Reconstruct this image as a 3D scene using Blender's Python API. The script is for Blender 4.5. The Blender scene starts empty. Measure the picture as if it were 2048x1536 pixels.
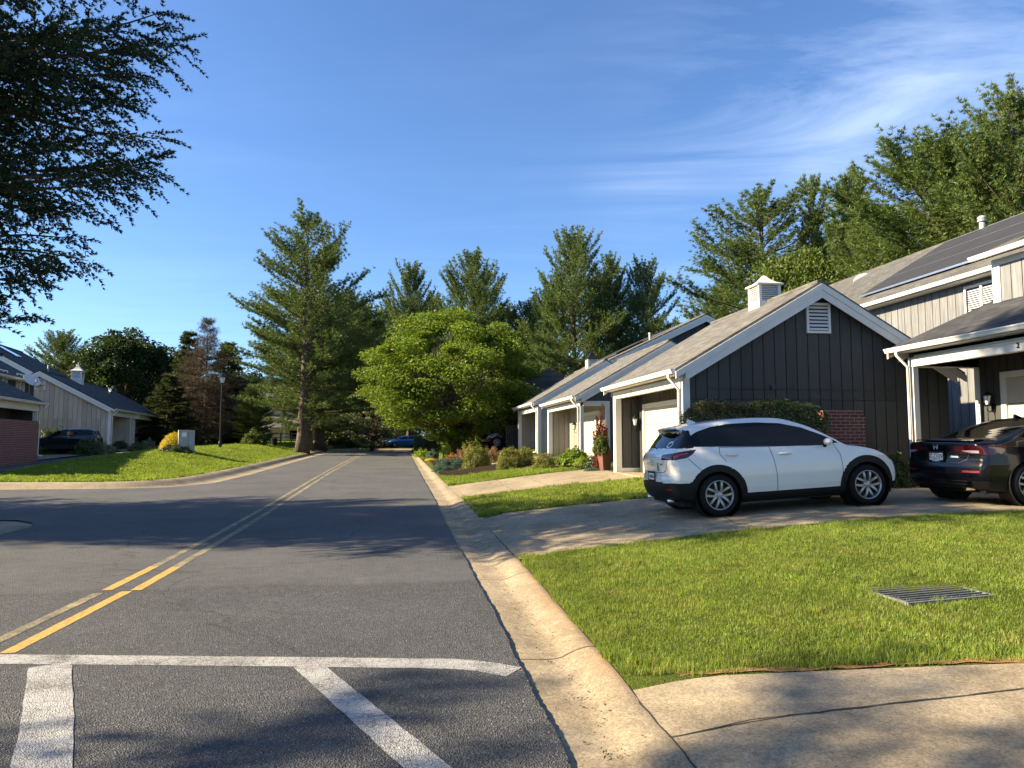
import bpy, bmesh, math, random
import numpy as np
from mathutils import Vector, Matrix

SC = bpy.context.scene
COL = SC.collection
R_ = math.radians
rnd = random.Random(7)

# ------------------------------------------------------------------ camera model (used to place things at the distance they stand)
F, CX, CY, HZ, CAMH = 1420., 1024., 768., 880., 1.6
YAW, PIT = R_(7.8), math.atan((880. - 768.) / 1420.)
_c, _s = math.cos(YAW), math.sin(YAW)
CR = np.array([_c, -_s, 0.]); CU = np.array([-math.sin(PIT)*_s, -math.sin(PIT)*_c, math.cos(PIT)])
CF = np.array([math.cos(PIT)*_s, math.cos(PIT)*_c, math.sin(PIT)])
def ray(px, py): return CF + (px-CX)/F*CR - (py-CY)/F*CU
def at_d(px, py, D):
    d = ray(px, py); t = D/math.hypot(d[0], d[1]); return np.array([0, 0, CAMH]) + d*t
def at_Y(px, py, Y):
    d = ray(px, py); return np.array([0, 0, CAMH]) + d*(Y/d[1])

# ------------------------------------------------------------------ terrain
def zr(y):
    y = np.asarray(y, float)
    z = np.where(y < 10, 0., np.where(y < 22, .0095*(y-10)**2/24, .0095*(y-16)))
    return np.minimum(z, .52)
def sm(t):
    t = np.clip(t, 0, 1); return t*t*(3-2*t)
RE_Y = [-30, 3.5, 5, 7, 10.5, 13.6, 19, 28.5, 55, 65, 120]; RE_X = [.78, .78, .77, .75, .68, .63, .55, .33, -.25, -.5, -.6]
RB_Y = [-30, 3.4, 8.3, 12.3, 19.2, 26.8, 40.6, 61.6, 120];  RB_X = [1.34, 1.34, 1.34, 1.32, 1.22, .98, .62, .05, -.1]
LB_Y = [-30, 24.95, 25.2, 26.8, 28.6, 37.2, 47.4, 62, 69, 120]; LB_X = [-9.9, -9.9, -8.75, -8.25, -8.08, -8.15, -8.4, -8.6, -8.5, -8.5]
def xre(y): return np.interp(y, RE_Y, RE_X)
def xrb(y): return np.interp(y, RB_Y, RB_X)
def xlb(y): return np.interp(y, LB_Y, LB_X)
def gzr(x, y):
    t = np.clip((x-1.4)/8., 0, 1)
    e = np.minimum(np.maximum(0, y-15), 60)
    return zr(y) + .052 + .515*(.35+.65*sm((y-3.6)/5.5))*(1-(1-t)**1.7) + .012*e*sm((x-1.4)/5.)
B_Y = [-20, 13, 20, 25, 32, 48, 56, 80, 120]; B_Z = [.15, .15, .12, .25, .42, .78, 1.0, 1.2, 1.4]
C_Y = [13, 24, 30, 36, 42, 60, 75, 100]; C_Z = [.2, .26, .62, .9, 1.1, 1.2, 1.15, 1.3]
def gzl(x, y):
    d = np.minimum(xlb(y)-x, (y-25.0)*.95)
    c = np.interp(y, C_Y, C_Z); b = np.interp(y, B_Y, B_Z)
    z0 = zr(y) + .15
    zi = z0 + (c-z0)*sm(d/4.6)
    return zi + (b-zi)*sm((-13.2-x)/4.)
def gz(x, y):
    x = np.asarray(x, float); y = np.asarray(y, float)
    inroad = zr(y) - .10
    zl = np.where(y < 24.95, np.where((x < -8.2) & (y < 14.4) & (x+y < 5.85), .088, zr(y)-.10), gzl(x, y))
    z = np.where(x > xrb(y), gzr(x, y), np.where(x < xlb(y), zl, inroad))
    far = (y > 68.5) & (y < 76.5) & (x > xlb(y))
    z = np.where(far, .40, z)
    zf = .5 + .02*np.clip(y-77, 0, 20)
    k = sm((y-76.5)/3.)
    return np.where((y >= 76.5) & (x > -9), zf*k + (1-k)*.52, z)
def gsheet(x, y):
    x = np.asarray(x, float); y = np.asarray(y, float); z = gz(x, y)
    dv = (x > xrb(y)-.4) & (x < 15.6) & ((y < 4.50-.12*(x-1.34)) | ((y > 9.6) & (y < 14.4)) | ((y > 19.15) & (y < 23.45) & (x < 6)) | ((y > 31.3) & (y < 34.1) & (x < 6)))
    return np.where(dv, z-.07, z)
def g1(x, y): return float(gz(x, y))
def on_ground(px, py):
    d = ray(px, py); t = 2.0
    while t < 400:
        x, y, z = d[0]*t, d[1]*t, CAMH+d[2]*t
        if z <= g1(x, y): break
        t *= 1.004
    return np.array([x, y, g1(x, y)])

# ------------------------------------------------------------------ node helpers
def new_mat(name):
    m = bpy.data.materials.new(name); m.use_nodes = True
    nt = m.node_tree; b = nt.nodes['Principled BSDF']
    return m, nt, b
def N(nt, t, **k):
    n = nt.nodes.new(t)
    for a, v in k.items():
        if a.startswith('i_'):
            n.inputs[a[2:].replace('_', ' ')].default_value = v
        else: setattr(n, a, v)
    return n
def L(nt, a, b): nt.links.new(a, b)
def noise(nt, scale, detail=4, rough=.55, coord=None, dist=0):
    n = N(nt, 'ShaderNodeTexNoise'); n.inputs['Scale'].default_value = scale
    n.inputs['Detail'].default_value = detail; n.inputs['Roughness'].default_value = rough
    n.inputs['Distortion'].default_value = dist
    if coord is not None: L(nt, coord, n.inputs['Vector'])
    return n
def ramp(nt, fac, stops):
    r = N(nt, 'ShaderNodeValToRGB'); e = r.color_ramp.elements
    while len(e) < len(stops): e.new(.5)
    for k, (p, c) in enumerate(stops):
        e[k].position = p; e[k].color = (c[0], c[1], c[2], 1) if not isinstance(c, (int, float)) else (c, c, c, 1)
    L(nt, fac, r.inputs['Fac']); return r
def mixc(nt, fac, a, b, mode='MIX'):
    m = N(nt, 'ShaderNodeMix', data_type='RGBA', blend_type=mode)
    for sock, v in ((m.inputs[0], fac), (m.inputs[6], a), (m.inputs[7], b)):
        if hasattr(v, 'links'): L(nt, v, sock)
        elif isinstance(v, (int, float)): sock.default_value = v
        else: sock.default_value = (v[0], v[1], v[2], 1)
    return m.outputs[2]
def math_(nt, op, a, b=None):
    m = N(nt, 'ShaderNodeMath', operation=op)
    for sock, v in ((m.inputs[0], a), (m.inputs[1], b)):
        if v is None: continue
        if hasattr(v, 'links'): L(nt, v, sock)
        else: sock.default_value = v
    return m.outputs[0]
def bump(nt, b, h, strength=.3, dist=.01):
    n = N(nt, 'ShaderNodeBump'); n.inputs['Strength'].default_value = strength; n.inputs['Distance'].default_value = dist
    L(nt, h, n.inputs['Height']); L(nt, n.outputs[0], b.inputs['Normal'])
def objc(nt): return N(nt, 'ShaderNodeTexCoord').outputs['Object']
def posc(nt): return N(nt, 'ShaderNodeNewGeometry').outputs['Position']

M = {}
def simple(name, c, rough=.5, metal=0., var=.0, vscale=6., coat=0., spec=.5, bmp=0., bscale=60.):
    m, nt, b = new_mat(name)
    b.inputs['Roughness'].default_value = rough; b.inputs['Metallic'].default_value = metal
    b.inputs['Coat Weight'].default_value = coat; b.inputs['Coat Roughness'].default_value = .03
    b.inputs['Specular IOR Level'].default_value = spec
    if var > 0:
        co = objc(nt); n = noise(nt, vscale, 5, .6, co)
        lo = [max(0, v*(1-var)) for v in c]; hi = [min(1, v*(1+var)) for v in c]
        r = ramp(nt, n.outputs['Fac'], [(.3, lo), (.7, hi)]); L(nt, r.outputs[0], b.inputs['Base Color'])
        if bmp:
            n2 = noise(nt, bscale, 4, .6, co); bump(nt, b, n2.outputs['Fac'], bmp, .01)
    else: b.inputs['Base Color'].default_value = (*c, 1)
    M[name] = m; return m

def mk_materials():
    # asphalt
    m, nt, b = new_mat('asphalt'); P = posc(nt)
    sp = N(nt, 'ShaderNodeSeparateXYZ'); L(nt, P, sp.inputs[0])
    v = N(nt, 'ShaderNodeTexVoronoi'); v.inputs['Scale'].default_value = 105; L(nt, P, v.inputs['Vector'])
    big = noise(nt, .55, 5, .6, P); fine = noise(nt, 260, 2, .5, P); med = noise(nt, 6, 4, .65, P)
    spk = ramp(nt, v.outputs['Color'], [(.0, (.028, .0290, .0300)), (.5, (.074, .0755, .0765)), (.85, (.124, .125, .125)), (1., (.31, .31, .305))])
    far = ramp(nt, fine.outputs['Fac'], [(.3, (.088, .0895, .090)), (.7, (.140, .141, .140))])
    tN = N(nt, 'ShaderNodeMapRange'); tN.inputs['From Min'].default_value = 8.15; tN.inputs['From Max'].default_value = 8.35
    wob = math_(nt, 'MULTIPLY', big.outputs['Fac'], .5); yy = math_(nt, 'ADD', sp.outputs['Y'], wob)
    L(nt, math_(nt, 'SUBTRACT', yy, .25), tN.inputs['Value'])
    c0 = mixc(nt, .62, spk.outputs[0], far.outputs[0])
    c = mixc(nt, tN.outputs[0], spk.outputs[0], c0)
    bl = ramp(nt, big.outputs['Fac'], [(.3, .82), (.7, 1.15)]); c = mixc(nt, 1., c, bl.outputs[0], 'MULTIPLY')
    md = ramp(nt, med.outputs['Fac'], [(.35, .9), (.65, 1.08)]); c = mixc(nt, 1., c, md.outputs[0], 'MULTIPLY')
    # thin sealed cracks
    cv = N(nt, 'ShaderNodeTexVoronoi', feature='DISTANCE_TO_EDGE'); cv.inputs['Scale'].default_value = .16
    dn = noise(nt, 1.2, 4, .6, P); dv = N(nt, 'ShaderNodeVectorMath', operation='MULTIPLY_ADD')
    L(nt, dn.outputs['Color'], dv.inputs[0]); dv.inputs[1].default_value = (1.2, 1.2, 0); L(nt, P, dv.inputs[2]); L(nt, dv.outputs[0], cv.inputs['Vector'])
    ck = ramp(nt, cv.outputs['Distance'], [(0., .55), (.004, 1.)]); c = mixc(nt, .8, c, ck.outputs[0], 'MULTIPLY')
    L(nt, c, b.inputs['Base Color']); b.inputs['Roughness'].default_value = .85; b.inputs['Specular IOR Level'].default_value = .25
    bump(nt, b, v.outputs['Distance'], .9, .012); M['asphalt'] = m

    def paint(name, col, lo, hi, wear=.5):
        m, nt, b = new_mat(name); P = posc(nt)
        v = N(nt, 'ShaderNodeTexVoronoi'); v.inputs['Scale'].default_value = 105; L(nt, P, v.inputs['Vector'])
        n = noise(nt, 3.0, 5, .7, P); n2 = noise(nt, 55, 3, .7, P)
        a = math_(nt, 'ADD', math_(nt, 'MULTIPLY', n.outputs['Fac'], .55), math_(nt, 'MULTIPLY', n2.outputs['Fac'], .65))
        f = ramp(nt, a, [(lo, 0.), (hi, 1.)])
        cr = N(nt, 'ShaderNodeTexVoronoi', feature='DISTANCE_TO_EDGE'); cr.inputs['Scale'].default_value = 14; L(nt, P, cr.inputs['Vector'])
        cf = ramp(nt, cr.outputs['Distance'], [(.0, .25), (.045, 1.)])
        ff = math_(nt, 'MULTIPLY', f.outputs[0], cf.outputs[0])
        vv = ramp(nt, n.outputs['Fac'], [(.3, [k*.82 for k in col]), (.7, col)])
        c = mixc(nt, ff, (.07, .068, .064), vv.outputs[0]); L(nt, c, b.inputs['Base Color'])
        b.inputs['Roughness'].default_value = .8; bump(nt, b, v.outputs['Distance'], .6, .01); M[name] = m
    paint('white_paint', (.385, .378, .36), .44, .62)
    paint('yellow_paint', (.56, .34, .07), .36, .52)
    paint('yellow_faded', (.42, .33, .16), .50, .72)

    # concrete
    def concrete(name, dirty, joint=0.):
        m, nt, b = new_mat(name); P = posc(nt)
        n1 = noise(nt, 1.1, 6, .65, P); n2 = noise(nt, 45, 4, .7, P); n3 = noise(nt, 9, 5, .7, P)
        c = ramp(nt, n1.outputs['Fac'], [(.25, (.27, .215, .138)), (.55, (.335, .272, .182)), (.8, (.39, .325, .232))]).outputs[0]
        c = mixc(nt, 1., c, ramp(nt, n2.outputs['Fac'], [(.35, .72), (.62, 1.12)]).outputs[0], 'MULTIPLY')
        c = mixc(nt, .8, c, ramp(nt, n3.outputs['Fac'], [(.38, .78), (.6, 1.05)]).outputs[0], 'MULTIPLY')
        gr = N(nt, 'ShaderNodeTexVoronoi'); gr.inputs['Scale'].default_value = 120; L(nt, P, gr.inputs['Vector'])
        c = mixc(nt, .75, c, ramp(nt, gr.outputs['Color'], [(.0, .45), (.3, .92), (.8, 1.1), (1., 1.5)]).outputs[0], 'MULTIPLY')
        sp = N(nt, 'ShaderNodeSeparateXYZ'); L(nt, P, sp.inputs[0])
        if dirty:
            # orange clay washed from the lawn edge
            n4 = noise(nt, 2.6, 5, .7, P)
            x = math_(nt, 'ADD', sp.outputs['X'], math_(nt, 'MULTIPLY', n4.outputs['Fac'], .55))
            mr = N(nt, 'ShaderNodeMapRange'); mr.inputs['From Min'].default_value = 1.46; mr.inputs['From Max'].default_value = 1.68
            L(nt, x, mr.inputs['Value'])
            yk = N(nt, 'ShaderNodeMapRange'); yk.inputs['From Min'].default_value = 10.; yk.inputs['From Max'].default_value = 8.
            L(nt, sp.outputs['Y'], yk.inputs['Value'])
            y2 = N(nt, 'ShaderNodeMapRange'); y2.inputs['From Min'].default_value = 4.2; y2.inputs['From Max'].default_value = 4.7
            L(nt, sp.outputs['Y'], y2.inputs['Value'])
            f = math_(nt, 'MULTIPLY', math_(nt, 'MULTIPLY', mr.outputs[0], yk.outputs[0]), y2.outputs[0])
            c = mixc(nt, math_(nt, 'MULTIPLY', f, .6), c, (.34, .20, .095))
        st_ = noise(nt, .7, 6, .75, P, .8); c = mixc(nt, .7, c, ramp(nt, st_.outputs['Fac'], [(.36, .62), (.55, 1.06)]).outputs[0], 'MULTIPLY')
        if joint:
            fr = math_(nt, 'FRACT', math_(nt, 'DIVIDE', math_(nt, 'ADD', sp.outputs['Y'], .75), joint))
            j = ramp(nt, fr, [(0., .12), (.006, .3), (.009, 1.)]); c = mixc(nt, 1., c, j.outputs[0], 'MULTIPLY')
        L(nt, c, b.inputs['Base Color']); b.inputs['Roughness'].default_value = .9; b.inputs['Specular IOR Level'].default_value = .2
        bump(nt, b, n2.outputs['Fac'], .5, .008); M[name] = m
    concrete('concrete', False); concrete('curb_concrete', True, 3.05)

    # soil / turf base
    def turf(name, a, bb, cc):
        m, nt, b = new_mat(name); P = posc(nt)
        n1 = noise(nt, .8, 5, .6, P); n2 = noise(nt, 40, 4, .7, P)
        c = ramp(nt, n1.outputs['Fac'], [(.3, a), (.55, bb), (.75, cc)]).outputs[0]
        c = mixc(nt, 1., c, ramp(nt, n2.outputs['Fac'], [(.3, .55), (.7, 1.3)]).outputs[0], 'MULTIPLY')
        L(nt, c, b.inputs['Base Color']); b.inputs['Roughness'].default_value = 1.; b.inputs['Specular IOR Level'].default_value = .05
        bump(nt, b, n2.outputs['Fac'], 1., .05); M[name] = m
    turf('turf', (.07, .09, .016), (.095, .125, .022), (.115, .13, .035))
    turf('soil', (.05, .032, .02), (.035, .024, .016), (.07, .05, .03))
    turf('clay', (.36, .2, .08), (.42, .25, .11), (.3, .17, .07))

    def foliage(name, cols, trans=.35, rough=.5, spec=.3, straw=None):
        m = bpy.data.materials.new(name); m.use_nodes = True; nt = m.node_tree; b = nt.nodes['Principled BSDF']
        g = N(nt, 'ShaderNodeNewGeometry'); n = noise(nt, .9, 3, .6, g.outputs['Position'])
        r = ramp(nt, g.outputs['Random Per Island'], [(k/(len(cols)-1), c) for k, c in enumerate(cols)])
        bl = ramp(nt, n.outputs['Fac'], [(.3, .72), (.7, 1.22)])
        c = mixc(nt, 1., r.outputs[0], bl.outputs[0], 'MULTIPLY'); L(nt, c, b.inputs['Base Color'])
        if straw:
            n5 = noise(nt, 2.3, 5, .7, g.outputs['Position']); n6 = noise(nt, 11., 3, .6, g.outputs['Position'])
            c = mixc(nt, ramp(nt, n5.outputs['Fac'], [(.50, 0.), (.72, .75)]).outputs[0], c, straw); c = mixc(nt, 1., c, ramp(nt, n6.outputs['Fac'], [(.32, .6), (.66, 1.3)]).outputs[0], 'MULTIPLY'); nt.links.new(c, b.inputs['Base Color'])
        b.inputs['Roughness'].default_value = rough; b.inputs['Specular IOR Level'].default_value = spec
        t = N(nt, 'ShaderNodeBsdfTranslucent'); tc = mixc(nt, 1., c, (1.15, 1.1, .55), 'MULTIPLY'); L(nt, tc, t.inputs['Color'])
        mx = N(nt, 'ShaderNodeMixShader'); mx.inputs[0].default_value = trans
        L(nt, b.outputs[0], mx.inputs[1]); L(nt, t.outputs[0], mx.inputs[2])
        L(nt, mx.outputs[0], nt.nodes['Material Output'].inputs[0]); M[name] = m
    foliage('pine_needles', [(.072, .112, .026), (.105, .155, .038), (.150, .198, .054)], .26, .5)
    foliage('dark_needles', [(.040, .058, .020), (.056, .076, .024), (.078, .095, .030)], .25, .5)
    foliage('spruce_needles', [(.022, .045, .025), (.035, .062, .030), (.055, .075, .030)], .22, .5)
    foliage('light_leaves', [(.105, .165, .022), (.155, .23, .030), (.215, .285, .045)], .45, .5)
    foliage('mid_leaves', [(.065, .100, .016), (.095, .135, .020), (.13, .17, .03)], .4, .5)
    foliage('dark_leaves', [(.022, .046, .014), (.034, .062, .018), (.05, .08, .022)], .35, .5)
    foliage('pale_leaves', [(.16, .20, .10), (.22, .25, .14), (.30, .32, .2)], .4, .5)
    foliage('hedge_leaves', [(.035, .06, .014), (.06, .10, .022), (.11, .14, .04)], .25, .3, .6)
    foliage('bronze_hedge', [(.09, .05, .025), (.06, .06, .02), (.12, .06, .03)], .25, .4, .5)
    foliage('yew_leaves', [(.10, .13, .02), (.17, .19, .03), (.25, .22, .045)], .35, .5)
    foliage('juniper_leaves', [(.05, .10, .07), (.075, .14, .10), (.11, .18, .13)], .25, .5)
    foliage('gold_leaves', [(.35, .28, .02), (.50, .40, .03), (.60, .50, .06)], .4, .5)
    foliage('lime_leaves', [(.18, .28, .03), (.26, .36, .04), (.34, .42, .06)], .45, .5)
    foliage('red_leaves', [(.10, .018, .014), (.16, .03, .02), (.22, .06, .03)], .35, .45)
    foliage('orange_leaves', [(.42, .14, .03), (.5, .22, .06), (.3, .16, .05)], .4, .5)
    foliage('rose_leaves', [(.30, .16, .11), (.26, .18, .08), (.18, .15, .05)], .4, .5)
    foliage('dead_twigs', [(.065, .048, .036), (.09, .07, .052), (.125, .10, .078)], .15, .8, .1)
    foliage('grass_blades', [(.105, .170, .020), (.165, .25, .030), (.225, .31, .042), (.34, .34, .11)], .45, .45, .3, (.33, .32, .085))
    foliage('grass_far', [(.15, .22, .022), (.20, .285, .030), (.25, .33, .045)], .45, .5, .3, (.29, .32, .07))
    foliage('yellow_flowers', [(.75, .58, .02), (.85, .68, .03)], .3, .5)

    def bark(name, a, bb):
        m, nt, b = new_mat(name); P = objc(nt)
        mp = N(nt, 'ShaderNodeMapping'); mp.inputs['Scale'].default_value = (9, 9, 1.6); L(nt, P, mp.inputs[0])
        n = noise(nt, 1.5, 6, .7, mp.outputs[0], .6)
        r = ramp(nt, n.outputs['Fac'], [(.32, a), (.68, bb)]); L(nt, r.outputs[0], b.inputs['Base Color'])
        b.inputs['Roughness'].default_value = .95; bump(nt, b, n.outputs['Fac'], 1., .06); M[name] = m
    bark('bark', (.05, .036, .027), (.17, .125, .09)); bark('dead_bark', (.13, .105, .085), (.27, .225, .185))

    def painted_wood(name, c, var=.14):
        m, nt, b = new_mat(name); P = objc(nt)
        mp = N(nt, 'ShaderNodeMapping'); mp.inputs['Scale'].default_value = (14, 14, .8); L(nt, P, mp.inputs[0])
        n = noise(nt, 1.5, 6, .65, mp.outputs[0]); n2 = noise(nt, .8, 4, .6, P)
        r = ramp(nt, n.outputs['Fac'], [(.3, [v*(1-var) for v in c]), (.7, [min(1, v*(1+var)) for v in c])])
        bl = ramp(nt, n2.outputs['Fac'], [(.3, .9), (.7, 1.08)])
        gi = N(nt, 'ShaderNodeNewGeometry'); bd = ramp(nt, gi.outputs['Random Per Island'], [(0., .84), (1., 1.16)])
        cc = mixc(nt, 1., mixc(nt, 1., r.outputs[0], bl.outputs[0], 'MULTIPLY'), bd.outputs[0], 'MULTIPLY'); L(nt, cc, b.inputs['Base Color'])
        b.inputs['Roughness'].default_value = .7; bump(nt, b, n.outputs['Fac'], .25, .006); M[name] = m
    painted_wood('charcoal_siding', (.042, .044, .043)); painted_wood('slate_siding', (.055, .062, .075))
    painted_wood('greige_siding', (.27, .245, .205)); painted_wood('beige_siding', (.40, .36, .295))
    painted_wood('weathered_siding', (.165, .168, .170), .36); painted_wood('navy_siding', (.035, .04, .052))
    painted_wood('cream_wall', (.62, .46, .27)); painted_wood('grey_wood', (.22, .19, .15), .25)
    painted_wood('dark_wood', (.06, .04, .028), .25)

    def shingles(name, cols):
        m, nt, b = new_mat(name); P = objc(nt)
        sp = N(nt, 'ShaderNodeSeparateXYZ'); L(nt, P, sp.inputs[0]); cb = N(nt, 'ShaderNodeCombineXYZ')
        L(nt, sp.outputs['Y'], cb.inputs[0]); L(nt, math_(nt, 'MULTIPLY', sp.outputs['Z'], 2.0), cb.inputs[1])
        br = N(nt, 'ShaderNodeTexBrick'); br.inputs['Scale'].default_value = 1.; br.inputs['Brick Width'].default_value = .30
        br.inputs['Row Height'].default_value = .145; br.inputs['Mortar Size'].default_value = .006; br.inputs['Bias'].default_value = 0
        br.inputs['Color1'].default_value = (*cols[0], 1); br.inputs['Color2'].default_value = (*cols[1], 1); br.inputs['Mortar'].default_value = (*[v*.45 for v in cols[0]], 1)
        L(nt, cb.outputs[0], br.inputs['Vector']); n = noise(nt, 1.3, 5, .7, P); n2 = noise(nt, 90, 3, .7, P)
        c = mixc(nt, 1., br.outputs['Color'], ramp(nt, n.outputs['Fac'], [(.3, .8), (.7, 1.15)]).outputs[0], 'MULTIPLY')
        c = mixc(nt, 1., c, ramp(nt, n2.outputs['Fac'], [(.3, .75), (.7, 1.25)]).outputs[0], 'MULTIPLY')
        L(nt, c, b.inputs['Base Color']); b.inputs['Roughness'].default_value = .92; b.inputs['Specular IOR Level'].default_value = .25
        bump(nt, b, br.outputs['Fac'], -.6, .012); M[name] = m
    shingles('tan_shingles', ((.098, .094, .086), (.168, .161, .146))); shingles('dark_shingles', ((.034, .035, .038), (.066, .067, .071)))
    shingles('grey_shingles', ((.08, .079, .074), (.13, .127, .118)))

    m, nt, b = new_mat('brick'); P = objc(nt); sp = N(nt, 'ShaderNodeSeparateXYZ'); L(nt, P, sp.inputs[0]); cb = N(nt, 'ShaderNodeCombineXYZ')
    L(nt, math_(nt, 'ADD', sp.outputs['X'], sp.outputs['Y']), cb.inputs[0]); L(nt, sp.outputs['Z'], cb.inputs[1])
    br = N(nt, 'ShaderNodeTexBrick'); br.inputs['Scale'].default_value = 1.; br.inputs['Brick Width'].default_value = .22; br.inputs['Row Height'].default_value = .075
    br.inputs['Mortar Size'].default_value = .007; br.inputs['Color1'].default_value = (.20, .055, .038, 1); br.inputs['Color2'].default_value = (.13, .036, .027, 1); br.inputs['Mortar'].default_value = (.33, .27, .22, 1)
    L(nt, cb.outputs[0], br.inputs['Vector']); n = noise(nt, 30, 4, .7, P)
    L(nt, mixc(nt, 1., br.outputs['Color'], ramp(nt, n.outputs['Fac'], [(.3, .7), (.7, 1.25)]).outputs[0], 'MULTIPLY'), b.inputs['Base Color'])
    b.inputs['Roughness'].default_value = .9; bump(nt, b, br.outputs['Fac'], -.5, .01); M['brick'] = m

    simple('white_trim', (.66, .645, .60), .5, var=.05, vscale=3); simple('door_white', (.50, .455, .37), .45, var=.03)
    simple('cream_trim', (.70, .66, .57), .5, var=.05)
    simple('black_metal', (.012, .012, .013), .4, .3); simple('aluminium', (.6, .6, .6), .35, 1., var=.1)
    simple('grey_metal', (.33, .345, .335), .6, 0, var=.14, vscale=4); simple('lamp_glass', (.75, .76, .75), .15)
    simple('frosted_glass', (.80, .80, .78), .35); simple('brass', (.6, .45, .2), .3, 1.)
    simple('black_paint', (.003, .0033, .006), .2, 0, coat=.35, spec=.25); simple('white_car_paint', (.70, .685, .65), .28, 0, coat=1.)
    simple('blue_paint', (.02, .10, .32), .2, .2, coat=1.); simple('red_paint', (.13, .01, .012), .2, .1, coat=1.)
    simple('dark_paint', (.014, .016, .022), .18, .2, coat=1.)
    simple('car_glass', (.004, .005, .006), .03, 0, spec=.35); simple('black_plastic', (.0065, .0065, .007), .55, spec=.25)
    simple('tyre', (.009, .009, .0095), .85, var=.2, vscale=20, spec=.2); simple('rim_alloy', (.30, .305, .315), .3, .7)
    simple('rim_dark', (.10, .10, .11), .3, .8)
    simple('tail_red', (.045, .002, .004), .08, coat=.6); simple('tail_bright', (.50, .015, .015), .12, coat=1.); simple('lamp_clear', (.55, .57, .6), .06, .5, coat=1.)
    simple('reflector_red', (.16, .004, .006), .3); simple('chrome', (.85, .86, .88), .07, 1.)
    simple('plate_white', (.75, .74, .72), .4); simple('ink_black', (.01, .01, .01), .5); simple('ink_red', (.55, .03, .03), .5); simple('sticker_white', (.85, .86, .88), .4)
    simple('terracotta', (.145, .066, .042), .6, var=.18, vscale=5); simple('wood_bin', (.10, .06, .03), .8, var=.3)
    simple('grate_steel', (.17, .165, .155), .6, .2, var=.3, vscale=30); simple('pit', (.008, .008, .008), 1.)
    simple('dish_grey', (.55, .55, .54), .4); simple('stone_grey', (.30, .29, .27), .9, var=.25, vscale=12)
    simple('gold_crest', (.6, .55, .4), .6); simple('crack', (.03, .026, .02), 1.); simple('dark_room', (.01, .01, .011), .8)
    simple('blind', (.70, .70, .68), .5); simple('number_black', (.02, .02, .02), .5)
    m, nt, b = new_mat('solar_glass'); b.inputs['Base Color'].default_value = (.040, .040, .040, 1); b.inputs['Roughness'].default_value = .5; b.inputs['Specular IOR Level'].default_value = .12; M['solar_glass'] = m
mk_materials()

# ------------------------------------------------------------------ mesh helpers
def np_mesh(name, V, Fa, mats, smooth=False, midx=None):
    V = np.asarray(V, np.float32).reshape(-1, 3); Fa = np.asarray(Fa, np.int32); n, k = Fa.shape
    me = bpy.data.meshes.new(name); me.vertices.add(len(V)); me.vertices.foreach_set('co', V.ravel())
    me.loops.add(n*k); me.loops.foreach_set('vertex_index', Fa.ravel())
    me.polygons.add(n); me.polygons.foreach_set('loop_start', np.arange(0, n*k, k, dtype=np.int32))
    me.polygons.foreach_set('use_smooth', np.full(n, bool(smooth)))
    for m in (mats if isinstance(mats, (list, tuple)) else [mats]): me.materials.append(m)
    if midx is not None: me.polygons.foreach_set('material_index', np.asarray(midx, np.int32))
    me.update(calc_edges=True); return me
def link(name, me, parent=None, loc=None):
    o = bpy.data.objects.new(name, me); COL.objects.link(o)
    if parent is not None: o.parent = parent
    if loc is not None: o.location = loc
    return o
def tag(o, label=None, cat=None, group=None, kind=None):
    if label: o['label'] = label
    if cat: o['category'] = cat
    if group: o['group'] = group
    if kind: o['kind'] = kind
    return o
def empty(name, loc, rz=0, rx=0, ry=0):
    o = bpy.data.objects.new(name, None); COL.objects.link(o); o.location = loc; o.rotation_euler = (rx, ry, rz)
    o.empty_display_size = .2; return o
def copy_tree(o, parent=None):
    c = o.copy(); COL.objects.link(c)
    if parent is not None: c.parent = parent
    for ch in list(o.children): copy_tree(ch, c)
    return c

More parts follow.
